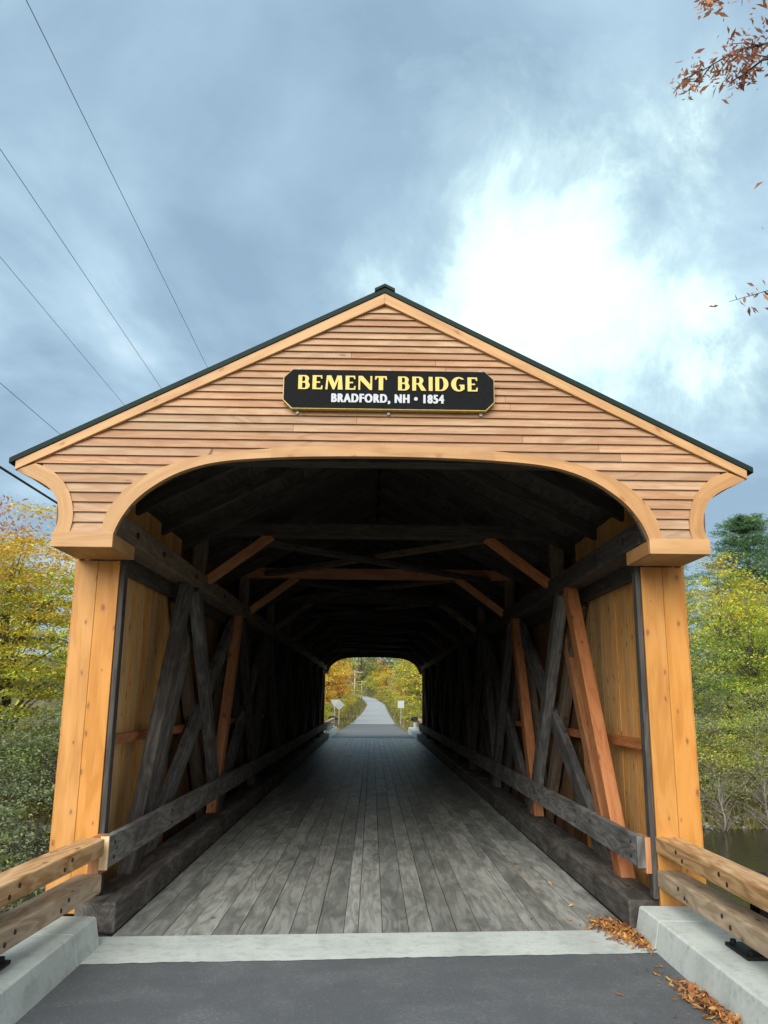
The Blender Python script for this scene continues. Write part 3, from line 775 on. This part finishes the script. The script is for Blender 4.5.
P2 = copy_tree(P0); P2.location = (-4.15, 196, .4); P2['label'] = 'pale utility pole with crossarm, nearer of the two beside the far road'; P2.scale = (1.2, 1.2, .74)
P3 = copy_tree(P0); P3.location = (-3.3, 262, 1.6); P3['label'] = 'small utility pole farther along the road behind the first'; P3.scale = (1, 1, .54)
def line(name, pts, rad, mat, label, cat):
    out = []
    for (a, b, sag) in pts:
        for i in range(25):
            t = i/24; p = Vector(a).lerp(Vector(b), t); p.z -= sag*4*t*(1-t); out.append(p)
    m = MB(); m.tube(out, rad, 5); tag(obj(name, m, mat), label, cat, 'overhead lines left of the bridge')
for (x, zz, rad, mat, label) in (
    (-4.5, 10.45, .0055, 'wire', 'thin power wire crossing the sky highest, nearest the bridge ridge'),
    (-5.95, 10.25, .0055, 'wire', 'second thin power wire from the top in the left sky'),
    (-7.45, 10.35, .0055, 'wire', 'third thin power wire from the top in the left sky'),
    (-6.2, 6.95, .0055, 'wire', 'thin lower wire meeting the roof edge near the left eave'),
    (-6.2, 5.62, .022, 'cable', 'thick black cable passing behind the left eave bracket')):
    line('power_line', [((x, -22, zz), (x, 76, zz), .25)], rad, M[mat], label, 'wire')

# ------------------------------------------------------------------ vegetation
def leaf_mesh(name, centers, size, cols, parent, origin, up=.5, shape=(.5, .22), mat='leaf', label=None):
    n = len(centers); c = np.asarray(centers)
    d = rng.normal(size=(n, 3)); d /= np.linalg.norm(d, axis=1)[:, None]
    nrm = rng.normal(size=(n, 3)); nrm[:, 2] = np.abs(nrm[:, 2])+up; nrm /= np.linalg.norm(nrm, axis=1)[:, None]
    u = np.cross(d, nrm); u /= np.linalg.norm(u, axis=1)[:, None]+1e-9; w = np.cross(nrm, u)
    s = (np.asarray(size)*rng.uniform(.5, 1.5, n))[:, None]
    bend = nrm*s*rng.uniform(-.15, .15, (n, 1))
    v = np.stack([c-u*s*shape[0], c+w*s*shape[1]+bend, c+u*s*shape[0], c-w*s*shape[1]+bend], 1).reshape(-1, 3)
    me = bpy.data.meshes.new(name); me.vertices.add(4*n); me.loops.add(4*n); me.polygons.add(n)
    me.vertices.foreach_set('co', (v-np.array(origin)).ravel()); me.loops.foreach_set('vertex_index', np.arange(4*n))
    me.polygons.foreach_set('loop_start', np.arange(n)*4); me.polygons.foreach_set('loop_total', np.full(n, 4))
    me.update()
    a = me.attributes.new('leafcol', 'FLOAT_COLOR', 'POINT')
    cc = np.repeat(np.c_[cols, np.ones(n)], 4, 0); a.data.foreach_set('color', cc.astype(np.float32).ravel())
    me.materials.append(M[mat])
    return link(name, me, parent, origin)

PAL = {
 'yellow': [(.58, .46, .04), (.52, .46, .05), (.36, .38, .04), (.58, .36, .05), (.24, .30, .04)],
 'lime':   [(.34, .44, .05), (.46, .48, .06), (.22, .32, .05), (.50, .46, .07)],
 'orange': [(.66, .33, .05), (.62, .25, .05), (.58, .40, .06), (.52, .20, .06)],
 'red':    [(.36, .12, .07), (.42, .17, .08), (.30, .16, .07)],
 'green':  [(.12, .19, .05), (.17, .25, .06), (.10, .15, .05), (.22, .27, .07)],
 'greyg':  [(.15, .19, .11), (.21, .25, .15), (.11, .14, .08), (.25, .27, .16)],
 'pine':   [(.075, .145, .075), (.11, .19, .09), (.14, .23, .10)],
 'mixed':  [(.18, .25, .06), (.46, .42, .06), (.15, .20, .06), (.36, .37, .07), (.25, .23, .11)],
 'brush':  [(.21, .23, .13), (.27, .23, .16), (.17, .20, .10), (.31, .28, .15)],
 'oakred': [(.30, .13, .085), (.38, .17, .10), (.25, .12, .09), (.44, .22, .11)],
}
def pal_cols(pals, idx):
    """idx: clump id per leaf -> colour of the clump with leaf jitter"""
    k = int(idx.max())+1
    allc = np.array(sum([PAL[p] for p in pals], []))
    base = allc[rng.integers(0, len(allc), k)]
    own = allc[rng.integers(0, len(allc), len(idx))]
    c = base[idx]*.65+own*.35
    return np.clip(c*1.4*rng.uniform(.7, 1.3, (len(idx), 1)), 0, .8)

def make_tree(name, h, rad, base, pals, n_clump, per, lsize, label, cat, group=None, trunk_r=.16, spread=.55, lean=0, loc=(0, 0, 0), bare=False, crown_name='crown', squash=1.0, upper=None, flat=.30, up=1.1):
    ox, oy, oz = loc
    e = empty(name, loc, label, cat, group)
    # clump centres in an uneven crown
    pts = []
    lob = rng.uniform(.65, 1.15, 9)
    while len(pts) < n_clump:
        p = rng.uniform(-1, 1, 3)
        r = np.linalg.norm(p)
        if r > 1 or r < .25: continue
        an = int((math.atan2(p[1], p[0])+math.pi)/(2*math.pi)*8.99)
        if r > lob[an]: continue
        zt = (p[2]+1)/2
        if (p[0]**2+p[1]**2) > (1.08-.55*zt**1.6)**2: continue
        pts.append((p[0]*rad, p[1]*rad*squash, base+(h-base)*zt))
    pts = np.array(pts)+np.array([ox, oy, oz])
    m = MB()
    top = Vector((ox+lean, oy, oz+h*.86))
    tp = [Vector((ox, oy, oz-.3)), Vector((ox+lean*.2+.05*rad, oy, oz+h*.25)), Vector((ox+lean*.55-.03*rad, oy+.05, oz+h*.55)), top]
    m.tube(tp, [trunk_r*1.25, trunk_r, trunk_r*.62, trunk_r*.12], 7)
    nb = min(len(pts), 46)
    for q in pts[rng.choice(len(pts), nb, replace=False)]:
        t = float(np.clip(((q[2]-oz)/h-.12)*.85+rng.uniform(-.1, 0), .10, .82))
        a = Vector(tp[0]).lerp(tp[1], t/.25) if t < .25 else (tp[1].lerp(tp[2], (t-.25)/.3) if t < .55 else tp[2].lerp(tp[3], (t-.55)/.45))
        b = Vector(q); mid = a.lerp(b, .5)+Vector((0, 0, .10*(b-a).length))
        r0 = trunk_r*(1-t)*.42+.006
        m.tube([a, mid, b], [r0, r0*.55, .005], 4, cap=False)
    obj('trunk', m, M['twig'] if bare else M['bark'], e, origin=loc, smooth=True)
    ids = np.repeat(np.arange(len(pts)), per)
    off = rng.normal(size=(len(ids), 3))*np.array([spread, spread, spread*flat])*rng.uniform(.55, 1.3, (len(pts), 1))[ids]
    cen = pts[ids]+off
    cols = pal_cols(pals, ids)
    if upper:                                   # a different colour of foliage in the upper part of the crown
        zt = (cen[:, 2]-oz)/h+rng.normal(size=len(ids))*.08
        c2 = pal_cols(upper, ids); w = np.clip((zt-.62)/.15, 0, 1)[:, None]; cols = cols*(1-w)+c2*w
    leaf_mesh(crown_name, cen, lsize, cols, e, loc, up=up)
    return e

def place(o, x, y, label=None, rz=0.0, sc=1.0, dz=0.0):
    o.location = (x, y, float(ground_z(x, y))+dz); o.rotation_euler.z = rz
    o.scale = (sc, sc, sc) if not hasattr(sc, '__len__') else sc
    if label: o['label'] = label
    return o

# --- left bank
t1 = make_tree('maple_tree', 10.2, 4.4, .7, ['yellow', 'lime', 'yellow', 'mixed'], 230, 210, .13, '', 'tree', 'autumn maples on the left bank', .15, .62, flat=.16, upper=['yellow', 'orange'])
place(t1, -13.0, 29.5, 'large yellow-green maple filling the left edge beside the bridge post', .4, (1.05, 1.05, .94))
t2 = make_tree('maple_tree', 8.4, 2.6, 2.5, ['orange', 'red', 'orange'], 60, 110, .15, '', 'tree', 'autumn maples on the left bank', .12, .45)
place(t2, -15.6, 33, 'orange and red topped maple behind the yellow one at the far left', 1.4, 1.17)
c = copy_tree(t1); place(c, -20.5, 34, 'yellow maple left of the orange topped maple, mostly outside the picture', 2.2, .98)
c = copy_tree(t1); place(c, -9.6, 37, 'smaller yellow maple behind the left bridge post', 3.6, (.62, .62, .72))
s1 = make_tree('bank_shrub', 3.3, 2.1, .25, ['greyg', 'greyg', 'green'], 70, 110, .085, '', 'shrub', 'shrubs on the left bank', .035, .34, crown_name='foliage')
place(s1, -10.2, 22.8, 'grey-green shrub below the yellow maple on the left', 0, 1.15)
s2 = make_tree('bank_shrub', 2.6, 1.9, .15, ['brush', 'greyg', 'mixed'], 50, 90, .08, '', 'shrub', 'shrubs on the left bank', .03, .32, crown_name='foliage', bare=True)
place(s2, -8.1, 17.6, 'twiggy olive shrub low on the left bank next to the orange post', 1, 1.0)
for (o, x, y, rz, sc, lab) in ((s1, -12.6, 20.5, 2, 1.1, 'broad grey-green shrub at the left edge of the picture'), (s2, -7.2, 13.2, 2.6, .85, 'twiggy shrub seen through the gap of the left guard rail'),
    (s2, -10.6, 16.4, 4, 1.05, 'brownish twiggy shrub low at the left edge above the guard rail'), (s1, -9.8, 27.0, 5, 1.25, 'tall grey-green shrub standing against the left post under the maple'),
    (s1, -12.2, 25.5, 3.3, (1.2, 1.2, 1.35), 'grey-green shrub in front of the maple trunk at the left edge'), (s2, -14.5, 26.5, 1.1, 1.3, 'olive twiggy shrub under the maple crown at the far left'), (s1, -6.3, 30, 1.5, .9, 'grey-green shrub behind the left post, close to the bridge wall')):
    c = copy_tree(o); place(c, x, y, lab, rz, sc)
# --- right bank
def pine(name, h, rad, label, loc=(0, 0, 0)):
    ox, oy, oz = loc; e = empty(name, loc, label, 'tree')
    m = MB(); m.tube([(ox, oy, oz-.3), (ox, oy, oz+h)], [.24, .03], 8)
    cen = []; ids = []; k = 0
    z = 2.2
    while z < h-.15:
        f = 1-(z/h); L0 = rad*(.25+f**.75)*rng.uniform(.75, 1.1)
        for a in np.arange(0, 2*math.pi, 2*math.pi/rng.integers(4, 7))+rng.uniform(0, 6):
            ln = L0*rng.uniform(.55, 1.1); end = Vector((ox+math.cos(a)*ln, oy+math.sin(a)*ln, oz+z+.16*ln))
            st = Vector((ox, oy, oz+z)); m.tube([st, st.lerp(end, .6)-Vector((0, 0, .05)), end], [.035, .02, .006], 4, cap=False)
            for t in np.arange(.22, 1.04, .11):
                p = st.lerp(end, t); w = .16+.34*ln*.3*(1-abs(t-.6))
                nn = 34; cen.append(np.array(p)+rng.normal(size=(nn, 3))*np.array([w, w, .10])); ids.append(np.full(nn, k))
            k += 1
        z += rng.uniform(.42, .68)
    obj('trunk', m, M['bark'], e, origin=loc, smooth=True)
    cen = np.concatenate(cen); ids = np.concatenate(ids)
    leaf_mesh('crown', cen, .30, pal_cols(['pine'], ids), e, loc, up=.2, shape=(.5, .07))
    return e
p1 = pine('pine_tree', 17.5, 4.6, ''); place(p1, 28.6, 62, 'tall dark green pine rising behind the yellow tree on the right', 0, (1.4, 1.4, .87))
c = copy_tree(p1); place(c, 34.0, 66, 'dark pine at the right edge beside the taller pine', 2.1, (1.3, 1.3, .84))
c = copy_tree(p1); place(c, 25.4, 70, 'pine partly hidden behind the right eave bracket', 4.0, .80)
y1 = make_tree('birch_tree', 9.4, 2.9, 3.0, ['yellow', 'yellow', 'mixed'], 70, 75, .17, '', 'tree', None, .10, .5)
place(y1, 17.1, 40.5, 'bright yellow tree in front of the dark pines on the right', .3, 1.0)
y2 = make_tree('bank_tree', 7.6, 2.8, 1.0, ['lime', 'lime', 'green'], 80, 110, .14, '', 'tree', 'bushy trees on the right bank', .08, .48, upper=['lime', 'yellow'])
place(y2, 16.3, 35.8, 'lime-yellow bushy tree at the right edge below the pines', 1.0, 1.0)
g1 = make_tree('bank_tree', 5.6, 2.6, .6, ['green', 'lime', 'greyg'], 70, 120, .12, '', 'tree', 'bushy trees on the right bank', .07, .44)
place(g1, 12.0, 33.0, 'fresh green bushy tree just right of the bridge post', 2.0, 1.0)
g2 = make_tree('bank_shrub', 3.4, 2.2, .2, ['greyg', 'lime', 'mixed'], 70, 90, .09, '', 'shrub', 'shrubs on the right bank', .03, .38, crown_name='foliage', bare=True)
place(g2, 13.4, 29.6, 'grey-green twiggy shrub on the right bank above the water', 0, 1.0)
b1 = make_tree('bank_shrub', 2.2, 1.7, .1, ['brush', 'brush'], 40, 40, .07, '', 'shrub', 'shrubs on the right bank', .03, .30, crown_name='foliage', bare=True)
place(b1, 11.2, 27.7, 'low brown brush at the waterline right of the bridge post', 0, 1.0)
for (o, x, y, rz, sc, lab) in (
    (g1, 14.8, 40, 3.3, 1.15, 'green tree behind the fresh green one, in the middle of the right bank'), (g2, 15.2, 31.2, 2.2, 1.1, 'olive shrub at the right edge of the picture above the bank'),
    (b1, 12.9, 28.2, 1.3, 1.0, 'brown brush on the bank below the olive shrub'), (b1, 14.6, 29.0, 3.0, 1.05, 'brown brush at the right edge close to the water'),
    (g2, 11.4, 30.0, 4.2, .9, 'green-grey shrub tight against the right post'), (y2, 13.0, 45, 4.0, 1.05, 'lime tree behind the right post, half hidden by it'), (y2, 21.5, 47.5, .6, 1.15, 'yellow-green tree at the right edge behind the lime one'),
    (g1, 19.5, 36, 5.3, 1.1, 'green bushy tree just outside the right edge of the picture'), (y1, 22.0, 47, 3.0, 1.0, 'yellow tree at the right edge, lower than the pines')):
    c = copy_tree(o); place(c, x, y, lab, rz, sc)

# --- woods along the far road
F = {
 'orange': make_tree('roadside_tree', 9, 2.7, 1.2, ['orange', 'orange', 'yellow'], 55, 80, .24, '', 'tree', None, .13, .5),
 'green': make_tree('roadside_tree', 10, 2.9, .8, ['green', 'mixed', 'greyg'], 55, 80, .25, '', 'tree', None, .13, .52),
 'yellow': make_tree('roadside_tree', 9, 2.8, 1.0, ['yellow', 'yellow', 'mixed'], 55, 80, .24, '', 'tree', None, .13, .52),
 'bush': make_tree('roadside_bush', 2.4, 1.8, .1, ['lime', 'mixed', 'yellow'], 36, 60, .15, '', 'bush', None, .04, .36, crown_name='foliage')}
FL = {
 ('orange', -1): 'orange autumn tree left of the road seen through the bridge', ('yellow', 1): 'golden autumn tree right of the road seen through the bridge',
 ('green', -1): 'green tree left of the far road seen through the bridge', ('green', 1): 'dark green tree right of the far road seen through the bridge',
 ('yellow', -1): 'yellow tree left of the far road behind the orange ones', ('orange', 1): 'orange tree right of the road at the end of the view',
 ('bush', -1): 'low yellow-green bush on the left verge of the far road', ('bush', 1): 'low green bush on the right verge of the far road'}
used = set()
for (k, x, y, sc) in (('orange', -4.7, 88, .78), ('orange', -4.5, 112, .95), ('orange', -5.6, 136, 1.15), ('yellow', 4.8, 88, .8), ('yellow', 5.7, 112, 1.1), ('orange', -4.9, 68, .62), ('orange', -6.0, 72, .9), ('orange', -5.6, 92, 1.0), ('orange', -7.4, 108, 1.2), ('orange', -9.0, 84, 1.1), ('yellow', -4.9, 58, .55), ('yellow', -6.6, 56, .8), ('green', -8.2, 150, 1.3), ('green', -7.2, 178, 1.25), ('green', -9, 215, 1.6),
    ('green', -4, 300, 2.2), ('green', 4, 330, 2.4), ('green', 9, 290, 2.4), ('green', -12, 270, 2.2), ('yellow', 8.2, 205, 1.4), ('orange', 5.6, 165, .8), ('orange', 3.9, 236, 1.1), ('orange', -1.5, 345, 2.0),
    ('yellow', 5.2, 64, .78), ('yellow', 6.8, 82, 1.15), ('yellow', 8.0, 100, 1.2), ('green', 5.1, 90, .55), ('green', 5.4, 108, .75), ('green', 5.6, 130, 1.0), ('yellow', 7.5, 140, 1.1), ('green', 7.6, 58, .9), ('green', -12, 62, 1.0), ('green', 13, 75, 1.2), ('yellow', -14, 90, 1.2),
    ('bush', 3.4, 232, 1.7), ('bush', 1.6, 296, 2.6), ('bush', 4.0, 275, 2.6), ('bush', -5.0, 232, 1.8), ('bush', -1.2, 318, 3.0), ('bush', 4.2, 200, 1.5), ('bush', -4.6, 176, 1.3), ('green', 1.5, 380, 1.6), ('orange', 2.6, 300, 1.2), ('green', -5.5, 330, 1.8), ('bush', -4.2, 70, .7), ('bush', -4.0, 84, .8), ('bush', -4.2, 100, .9), ('bush', -4.6, 125, 1.1), ('bush', 3.9, 62, .6), ('bush', 4.2, 74, .9), ('bush', 4.1, 96, .8), ('bush', 4.5, 118, 1.0), ('bush', -4.6, 62, .8), ('bush', -4.3, 150, 1.0), ('bush', 4.6, 150, 1.2), ('bush', -4.1, 52, .6), ('bush', 4.3, 53, .6)):
    o = F[k]
    if k in used: o = copy_tree(F[k])
    used.add(k)
    s = -1 if x < 0 else 1
    place(o, x, y, FL[(k, s)], random.uniform(0, 6), sc)
    o['group'] = FL[(k, s)].replace('tree', 'trees').replace('bush', 'bushes')
# rows of trees far to the sides, closing the horizon: one mass nobody could count
def far_wood():
    n = 5200; x = np.r_[rng.uniform(-230, -24, n), rng.uniform(36, 230, n)]; y = rng.uniform(62, 130, 2*n)
    z = ground_z(x, y)+rng.uniform(0, 1, 2*n)**.7*(9+3*np.sin(x*.21)+2*np.sin(x*.57+y))
    ids = ((x*.25).astype(int)*7+(y*.2).astype(int)*3) % 60
    o = leaf_mesh('woodland', np.c_[x, y, z], 1.3, pal_cols(['mixed', 'yellow', 'green'], ids), None, (0, 0, 0), shape=(.5, .35))
    tag(o, 'distant mixed autumn woodland closing the valley on both sides', 'woodland', kind='stuff')
far_wood()
# dry grass and weeds on the banks and verges
def grass():
    n = 60000
    x = np.r_[rng.uniform(-16, -2.9, n//3), rng.uniform(2.9, 20, n//3), rng.uniform(-8, 8, n//3)]
    y = np.r_[rng.uniform(20, 42, 2*(n//3)), 40+rng.uniform(0, 1, n//3)**1.4*260]
    k = np.abs(x-np.where(y > 40, 0, road_x(y))) > np.where(y > 38, 2.25+rng.uniform(0, .3, len(x)), 2.9)
    z = ground_z(x, y); k &= z > -2.3
    x, y, z = x[k], y[k], z[k]; n = len(x)
    h = rng.uniform(.08, .42, n)*np.where(y > 38, .8+y*.004, 1.0); w = .03+.0007*y; a = rng.uniform(0, 6.28, n)
    x = x+np.where(y > 40, road_x(y), 0); z = ground_z(x, y); lx, ly = rng.normal(size=n)*.12, rng.normal(size=n)*.12
    v = np.stack([np.c_[x-np.cos(a)*w, y-np.sin(a)*w, z-.03], np.c_[x+np.cos(a)*w, y+np.sin(a)*w, z-.03], np.c_[x+lx, y+ly, z+h]], 1).reshape(-1, 3)
    me = bpy.data.meshes.new('grass'); me.from_pydata(v.tolist(), [], np.arange(3*n).reshape(-1, 3).tolist())
    pal = np.array([(.20, .21, .05), (.28, .25, .07), (.12, .16, .04), (.30, .22, .08), (.16, .14, .09)])
    c = pal[rng.integers(0, 5, n)]*rng.uniform(.7, 1.2, (n, 1))
    at = me.attributes.new('leafcol', 'FLOAT_COLOR', 'POINT'); at.data.foreach_set('color', np.repeat(np.c_[c, np.ones(n)], 3, 0).astype(np.float32).ravel())
    me.materials.append(M['leaf'])
    tag(link('grass', me), 'dry yellow-green grass on the river banks and road verges', 'grass', kind='stuff')
grass()
# stones along the waterline
m = MB()
for i in range(260):
    x = rng.uniform(3, 24) if i % 3 else rng.uniform(-16, -3); y = 18+.1*x+9.0+rng.normal()*.35; z = float(ground_z(x, y)); r = rng.uniform(.06, .2)
    m.tube([(x-r, y, z-r*.3), (x-r*.5, y, z+r*.25), (x+r*.3, y+r*.2, z+r*.35), (x+r, y+r*.1, z-r*.2)], [r*.25, r*.7, r*.75, r*.25], 6)
tag(obj('shore_stones', m, M['stone'], smooth=True), 'grey stones strewn along the far waterline', 'stones', kind='stuff')

# --- overhanging tree at upper right: trunk outside the frame, branches reaching in
def overhang():
    e = empty('oak_tree', (7.4, 5.2, -1.9), 'oak with rusty brown leaves, its branch tips hanging in at the upper right', 'tree')
    m = MB(); base = Vector((7.4, 5.2, -2.1))
    trunk = [base, Vector((7.3, 5.3, 1.5)), Vector((7.1, 5.6, 5.0)), Vector((7.0, 5.9, 8.5)), Vector((6.9, 6.0, 12.0))]
    m.tube(trunk, [.30, .25, .20, .13, .04], 10)
    twigs = []
    def branch(a, b, r0, n_side, depth):
        mid = a.lerp(b, .5)+Vector((0, 0, .10*(b-a).length))
        pts = [a, a.lerp(mid, .6), mid, mid.lerp(b, .55)-Vector((0, 0, .02)), b]
        m.tube(pts, [r0, r0*.8, r0*.6, r0*.42, .006], 6, cap=False)
        for i in range(n_side):
            t = .30+.68*(i+rng.uniform(0, .6))/n_side
            p = (pts[0].lerp(pts[2], t/.5) if t < .5 else pts[2].lerp(pts[4], (t-.5)/.5))
            dr = (b-a).normalized(); sd = Vector(rng.normal(size=3)); sd = (sd-dr*sd.dot(dr)).normalized()
            q = p+(dr*.75+sd*rng.uniform(.4, .9))*(b-a).length*(.34-.14*t)
            if depth > 0: branch(p, q, r0*.42, 4, depth-1)
            else: m.tube([p, p.lerp(q, .5)+Vector((0, 0, .02)), q], [.009, .007, .004], 4, cap=False); twigs.append((p, q))
        twigs.append((pts[3], b))
    for (z0, b, r) in ((4.6, (3.78, 7.05, 8.30), .05), (5.2, (4.1, 6.95, 8.85), .05), (5.8, (3.85, 6.6, 9.1), .05), (5.0, (3.9, 7.1, 8.5), .04)):
        branch(Vector((7.12, 5.55, z0)), Vector(b), r, 8, 1)
    for (z0, b, r) in ((3.2, (4.16, 7.5, 7.1), .03), (3.0, (4.14, 7.45, 6.6), .03), (2.7, (4.22, 7.6, 6.15), .03), (3.1, (4.1, 7.5, 6.75), .03), (2.9, (4.12, 7.45, 6.45), .03)):
        branch(Vector((7.2, 5.45, z0)), Vector(b), r, 6, 0)
    for k in range(9):                          # rest of the crown, outside the picture
        an = rng.uniform(-1.3, 1.9); branch(Vector((7.0, 5.8, rng.uniform(5, 9.5))), Vector((8.8+2.2*math.cos(an), 5.5+3.0*math.sin(an), rng.uniform(7, 12.5))), .05, 6, 1)
    obj('trunk', m, M['bark'], e, smooth=True, origin=(7.4, 5.2, -1.9))
    cen = []; ids = []
    for i, (p, q) in enumerate(twigs):
        nn = 36
        t = rng.uniform(.25, 1.05, nn)[:, None]
        cen.append(np.array(p)*(1-t)+np.array(q)*t+rng.normal(size=(nn, 3))*.085); ids.append(np.full(nn, i))
    cen = np.concatenate(cen); ids = np.concatenate(ids)
    leaf_mesh('crown', cen, .085, pal_cols(['oakred'], ids), e, (7.4, 5.2, -1.9), up=.1, shape=(.55, .17))
overhang()

# --- fallen leaves against the right kerb
def litter():
    P = []
    def scatter(n, x, y, sx, sy, hmax):
        for _ in range(n):
            px, py = x+rng.normal()*sx, y+rng.normal()*sy
            if px > 1.985 and py < 6.92: px = 1.985-abs(rng.normal())*.06
            if px > 1.97 and py > 6.92: px = 1.97-abs(rng.normal())*.05
            P.append((px, py, .014+hmax*rng.uniform(0, 1)*math.exp(-((px-x)/sx)**2*.5-((py-y)/sy)**2*.5)))
    scatter(480, 1.88, 6.90, .070, .17, .06); scatter(110, 1.80, 7.10, .07, .10, .02); scatter(110, 1.96, 6.60, .03, .12, .03)
    scatter(210, 1.93, 5.42, .045, .17, .045); scatter(220, 1.97, 5.05, .045, .20, .045); scatter(12, 1.86, 5.95, .05, .07, .0)
    scatter(14, 1.6, 8.0, .25, .8, 0); scatter(5, 1.6, 5.5, .25, .4, 0)
    P = np.array(P); n = len(P)
    pal = np.array([(.42, .18, .06), (.50, .25, .09), (.36, .14, .06), (.52, .30, .08), (.30, .13, .06)])
    c = pal[rng.integers(0, 5, n)]*rng.uniform(.7, 1.15, (n, 1))
    o = leaf_mesh('fallen_leaves', P, .05, c, None, (1.9, 6.0, 0), up=.9, shape=(.5, .17), mat='litter')
    tag(o, 'drifts of fallen orange-brown leaves along the right kerb and sill', 'fallen leaves', kind='stuff')
litter()

# ------------------------------------------------------------------ sky, sun
SUN_EL, SUN_AZ = 30, 195                      # sun behind the clouds, behind the camera and a little left (compass: 0 = +y, 90 = +x)
w = bpy.data.worlds.new('World'); SC.world = w; w.use_nodes = True
nt = w.node_tree; N, L = nt.nodes, nt.links
bg = N['Background']
sky = N.new('ShaderNodeTexSky'); sky.sky_type = 'NISHITA'; sky.sun_disc = False
sky.sun_elevation = R(SUN_EL); sky.sun_rotation = R(SUN_AZ); sky.altitude = 200; sky.air_density = 1.2; sky.dust_density = 1.5
tc = N.new('ShaderNodeTexCoord'); dirv = tc.outputs['Generated']
sep = N.new('ShaderNodeSeparateXYZ'); L.new(dirv, sep.inputs[0])
# cloud deck: direction projected onto a flat layer overhead
hz = math_n(N, L, 'ADD', math_n(N, L, 'MAXIMUM', sep.outputs['Z'], 0.0), .22)
cmb = N.new('ShaderNodeCombineXYZ')
L.new(math_n(N, L, 'DIVIDE', sep.outputs['X'], hz), cmb.inputs[0]); L.new(math_n(N, L, 'DIVIDE', sep.outputs['Y'], hz), cmb.inputs[1])
cl = noise(N, L, cmb.outputs[0], 1.5, 7, .52, .8)
cl2 = noise(N, L, cmb.outputs[0], 3.3, 6, .5, .3)
dens = math_n(N, L, 'MULTIPLY_ADD', cl2.outputs[0], .28, math_n(N, L, 'MULTIPLY', cl.outputs[0], .78))
cr = ramp(N, [(.34, (4.3, 5.4, 6.1)), (.43, (3.1, 4.3, 5.2)), (.52, (2.4, 3.45, 4.35)), (.62, (1.85, 2.75, 3.6))])
L.new(dens, cr.inputs[0])
# the bright break in the cloud: a patch of sky around one direction, ragged by noise
hole_dir = Vector((.215, .868, .445)).normalized()
wv = N.new('ShaderNodeVectorMath'); wv.operation = 'MULTIPLY_ADD'
wn = noise(N, L, dirv, 4.5, 3, .5, .2); L.new(wn.outputs['Color'], wv.inputs[0]); wv.inputs[1].default_value = (.22, .22, .22); L.new(dirv, wv.inputs[2])
sb = N.new('ShaderNodeVectorMath'); sb.operation = 'SUBTRACT'; L.new(wv.outputs[0], sb.inputs[0]); sb.inputs[1].default_value = tuple(hole_dir+Vector((.11, .11, .11)))
ln = N.new('ShaderNodeVectorMath'); ln.operation = 'LENGTH'
L.new(vscale(N, L, sb.outputs[0], (1.0, 1.0, 1.02)), ln.inputs[0])
fray = noise(N, L, dirv, 5.5, 9, .62, .35)
dist = math_n(N, L, 'MULTIPLY_ADD', math_n(N, L, 'SUBTRACT', fray.outputs[0],   .5), .54, ln.outputs['Value'])
hr = ramp(N, [(.08, 1.0), (.13, .74), (.16, .40), (.21, .14), (.29, 0.0)]); L.new(dist, hr.inputs[0])
hole = hr.outputs[0]
col = mixc(N, L, cr.outputs[0], (6.3, 8.3, 8.0), hole)
# extra brightness and grey added to the clouds behind the camera, to light the facade
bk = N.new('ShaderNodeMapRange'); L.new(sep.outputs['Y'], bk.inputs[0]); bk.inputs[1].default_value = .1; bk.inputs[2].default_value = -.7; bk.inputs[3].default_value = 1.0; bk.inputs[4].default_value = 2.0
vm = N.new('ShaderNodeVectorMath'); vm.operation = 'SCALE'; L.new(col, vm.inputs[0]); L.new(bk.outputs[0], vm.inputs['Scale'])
bw = N.new('ShaderNodeMapRange'); L.new(sep.outputs['Y'], bw.inputs[0]); bw.inputs[1].default_value = .25; bw.inputs[2].default_value = -.35
grey = N.new('ShaderNodeRGBToBW'); L.new(vm.outputs[0], grey.inputs[0])
wm = N.new('ShaderNodeVectorMath'); wm.operation = 'SCALE'; wm.inputs[0].default_value = (.99, 1.0, 1.0); L.new(grey.outputs[0], wm.inputs['Scale'])
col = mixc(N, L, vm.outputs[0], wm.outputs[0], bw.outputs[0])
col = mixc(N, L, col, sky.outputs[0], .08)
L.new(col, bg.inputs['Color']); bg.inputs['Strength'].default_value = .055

sd = bpy.data.lights.new('sun', 'SUN'); sd.energy = 1.5; sd.angle = R(45); sd.color = (1.0, .96, .90)
so = bpy.data.objects.new('sun', sd); COL.objects.link(so)
az, el = R(SUN_AZ), R(SUN_EL)
sv = Vector((math.sin(az)*math.cos(el), math.cos(az)*math.cos(el), math.sin(el)))
so.rotation_euler = (-sv).to_track_quat('-Z', 'Y').to_euler(); so.location = (-8, -15, 20)

# ------------------------------------------------------------------ camera
cam = bpy.data.cameras.new('camera'); co = bpy.data.objects.new('camera', cam); COL.objects.link(co); SC.camera = co
cam.sensor_fit = 'VERTICAL'; cam.sensor_height = 36; cam.lens = 36*822.9/1024; cam.clip_end = 3000; cam.clip_start = .05
X = Vector((.99983, -.01339, -.01244)); 
c0 = (384., 512.); f = 822.9
def dd(p): return Vector((p[0]-c0[0], -(p[1]-c0[1]), -f))
Yv = dd((372, 699)).normalized(); Zv = dd((420, -3107)); Zv = (Zv-Yv*Zv.dot(Yv)).normalized(); Xv = Yv.cross(Zv)
co.matrix_world = Matrix.Translation((-.065, 0, 1.75)) @ Matrix((Xv, Yv, Zv)).to_4x4()

SC.view_settings.view_transform = 'Standard'; SC.view_settings.look = 'None'; SC.view_settings.exposure = 1.64; SC.view_settings.gamma = 1
SC.cycles.max_bounces = 8; SC.cycles.diffuse_bounces = 4
SC.render.engine = 'CYCLES'; SC.cycles.use_denoising = True
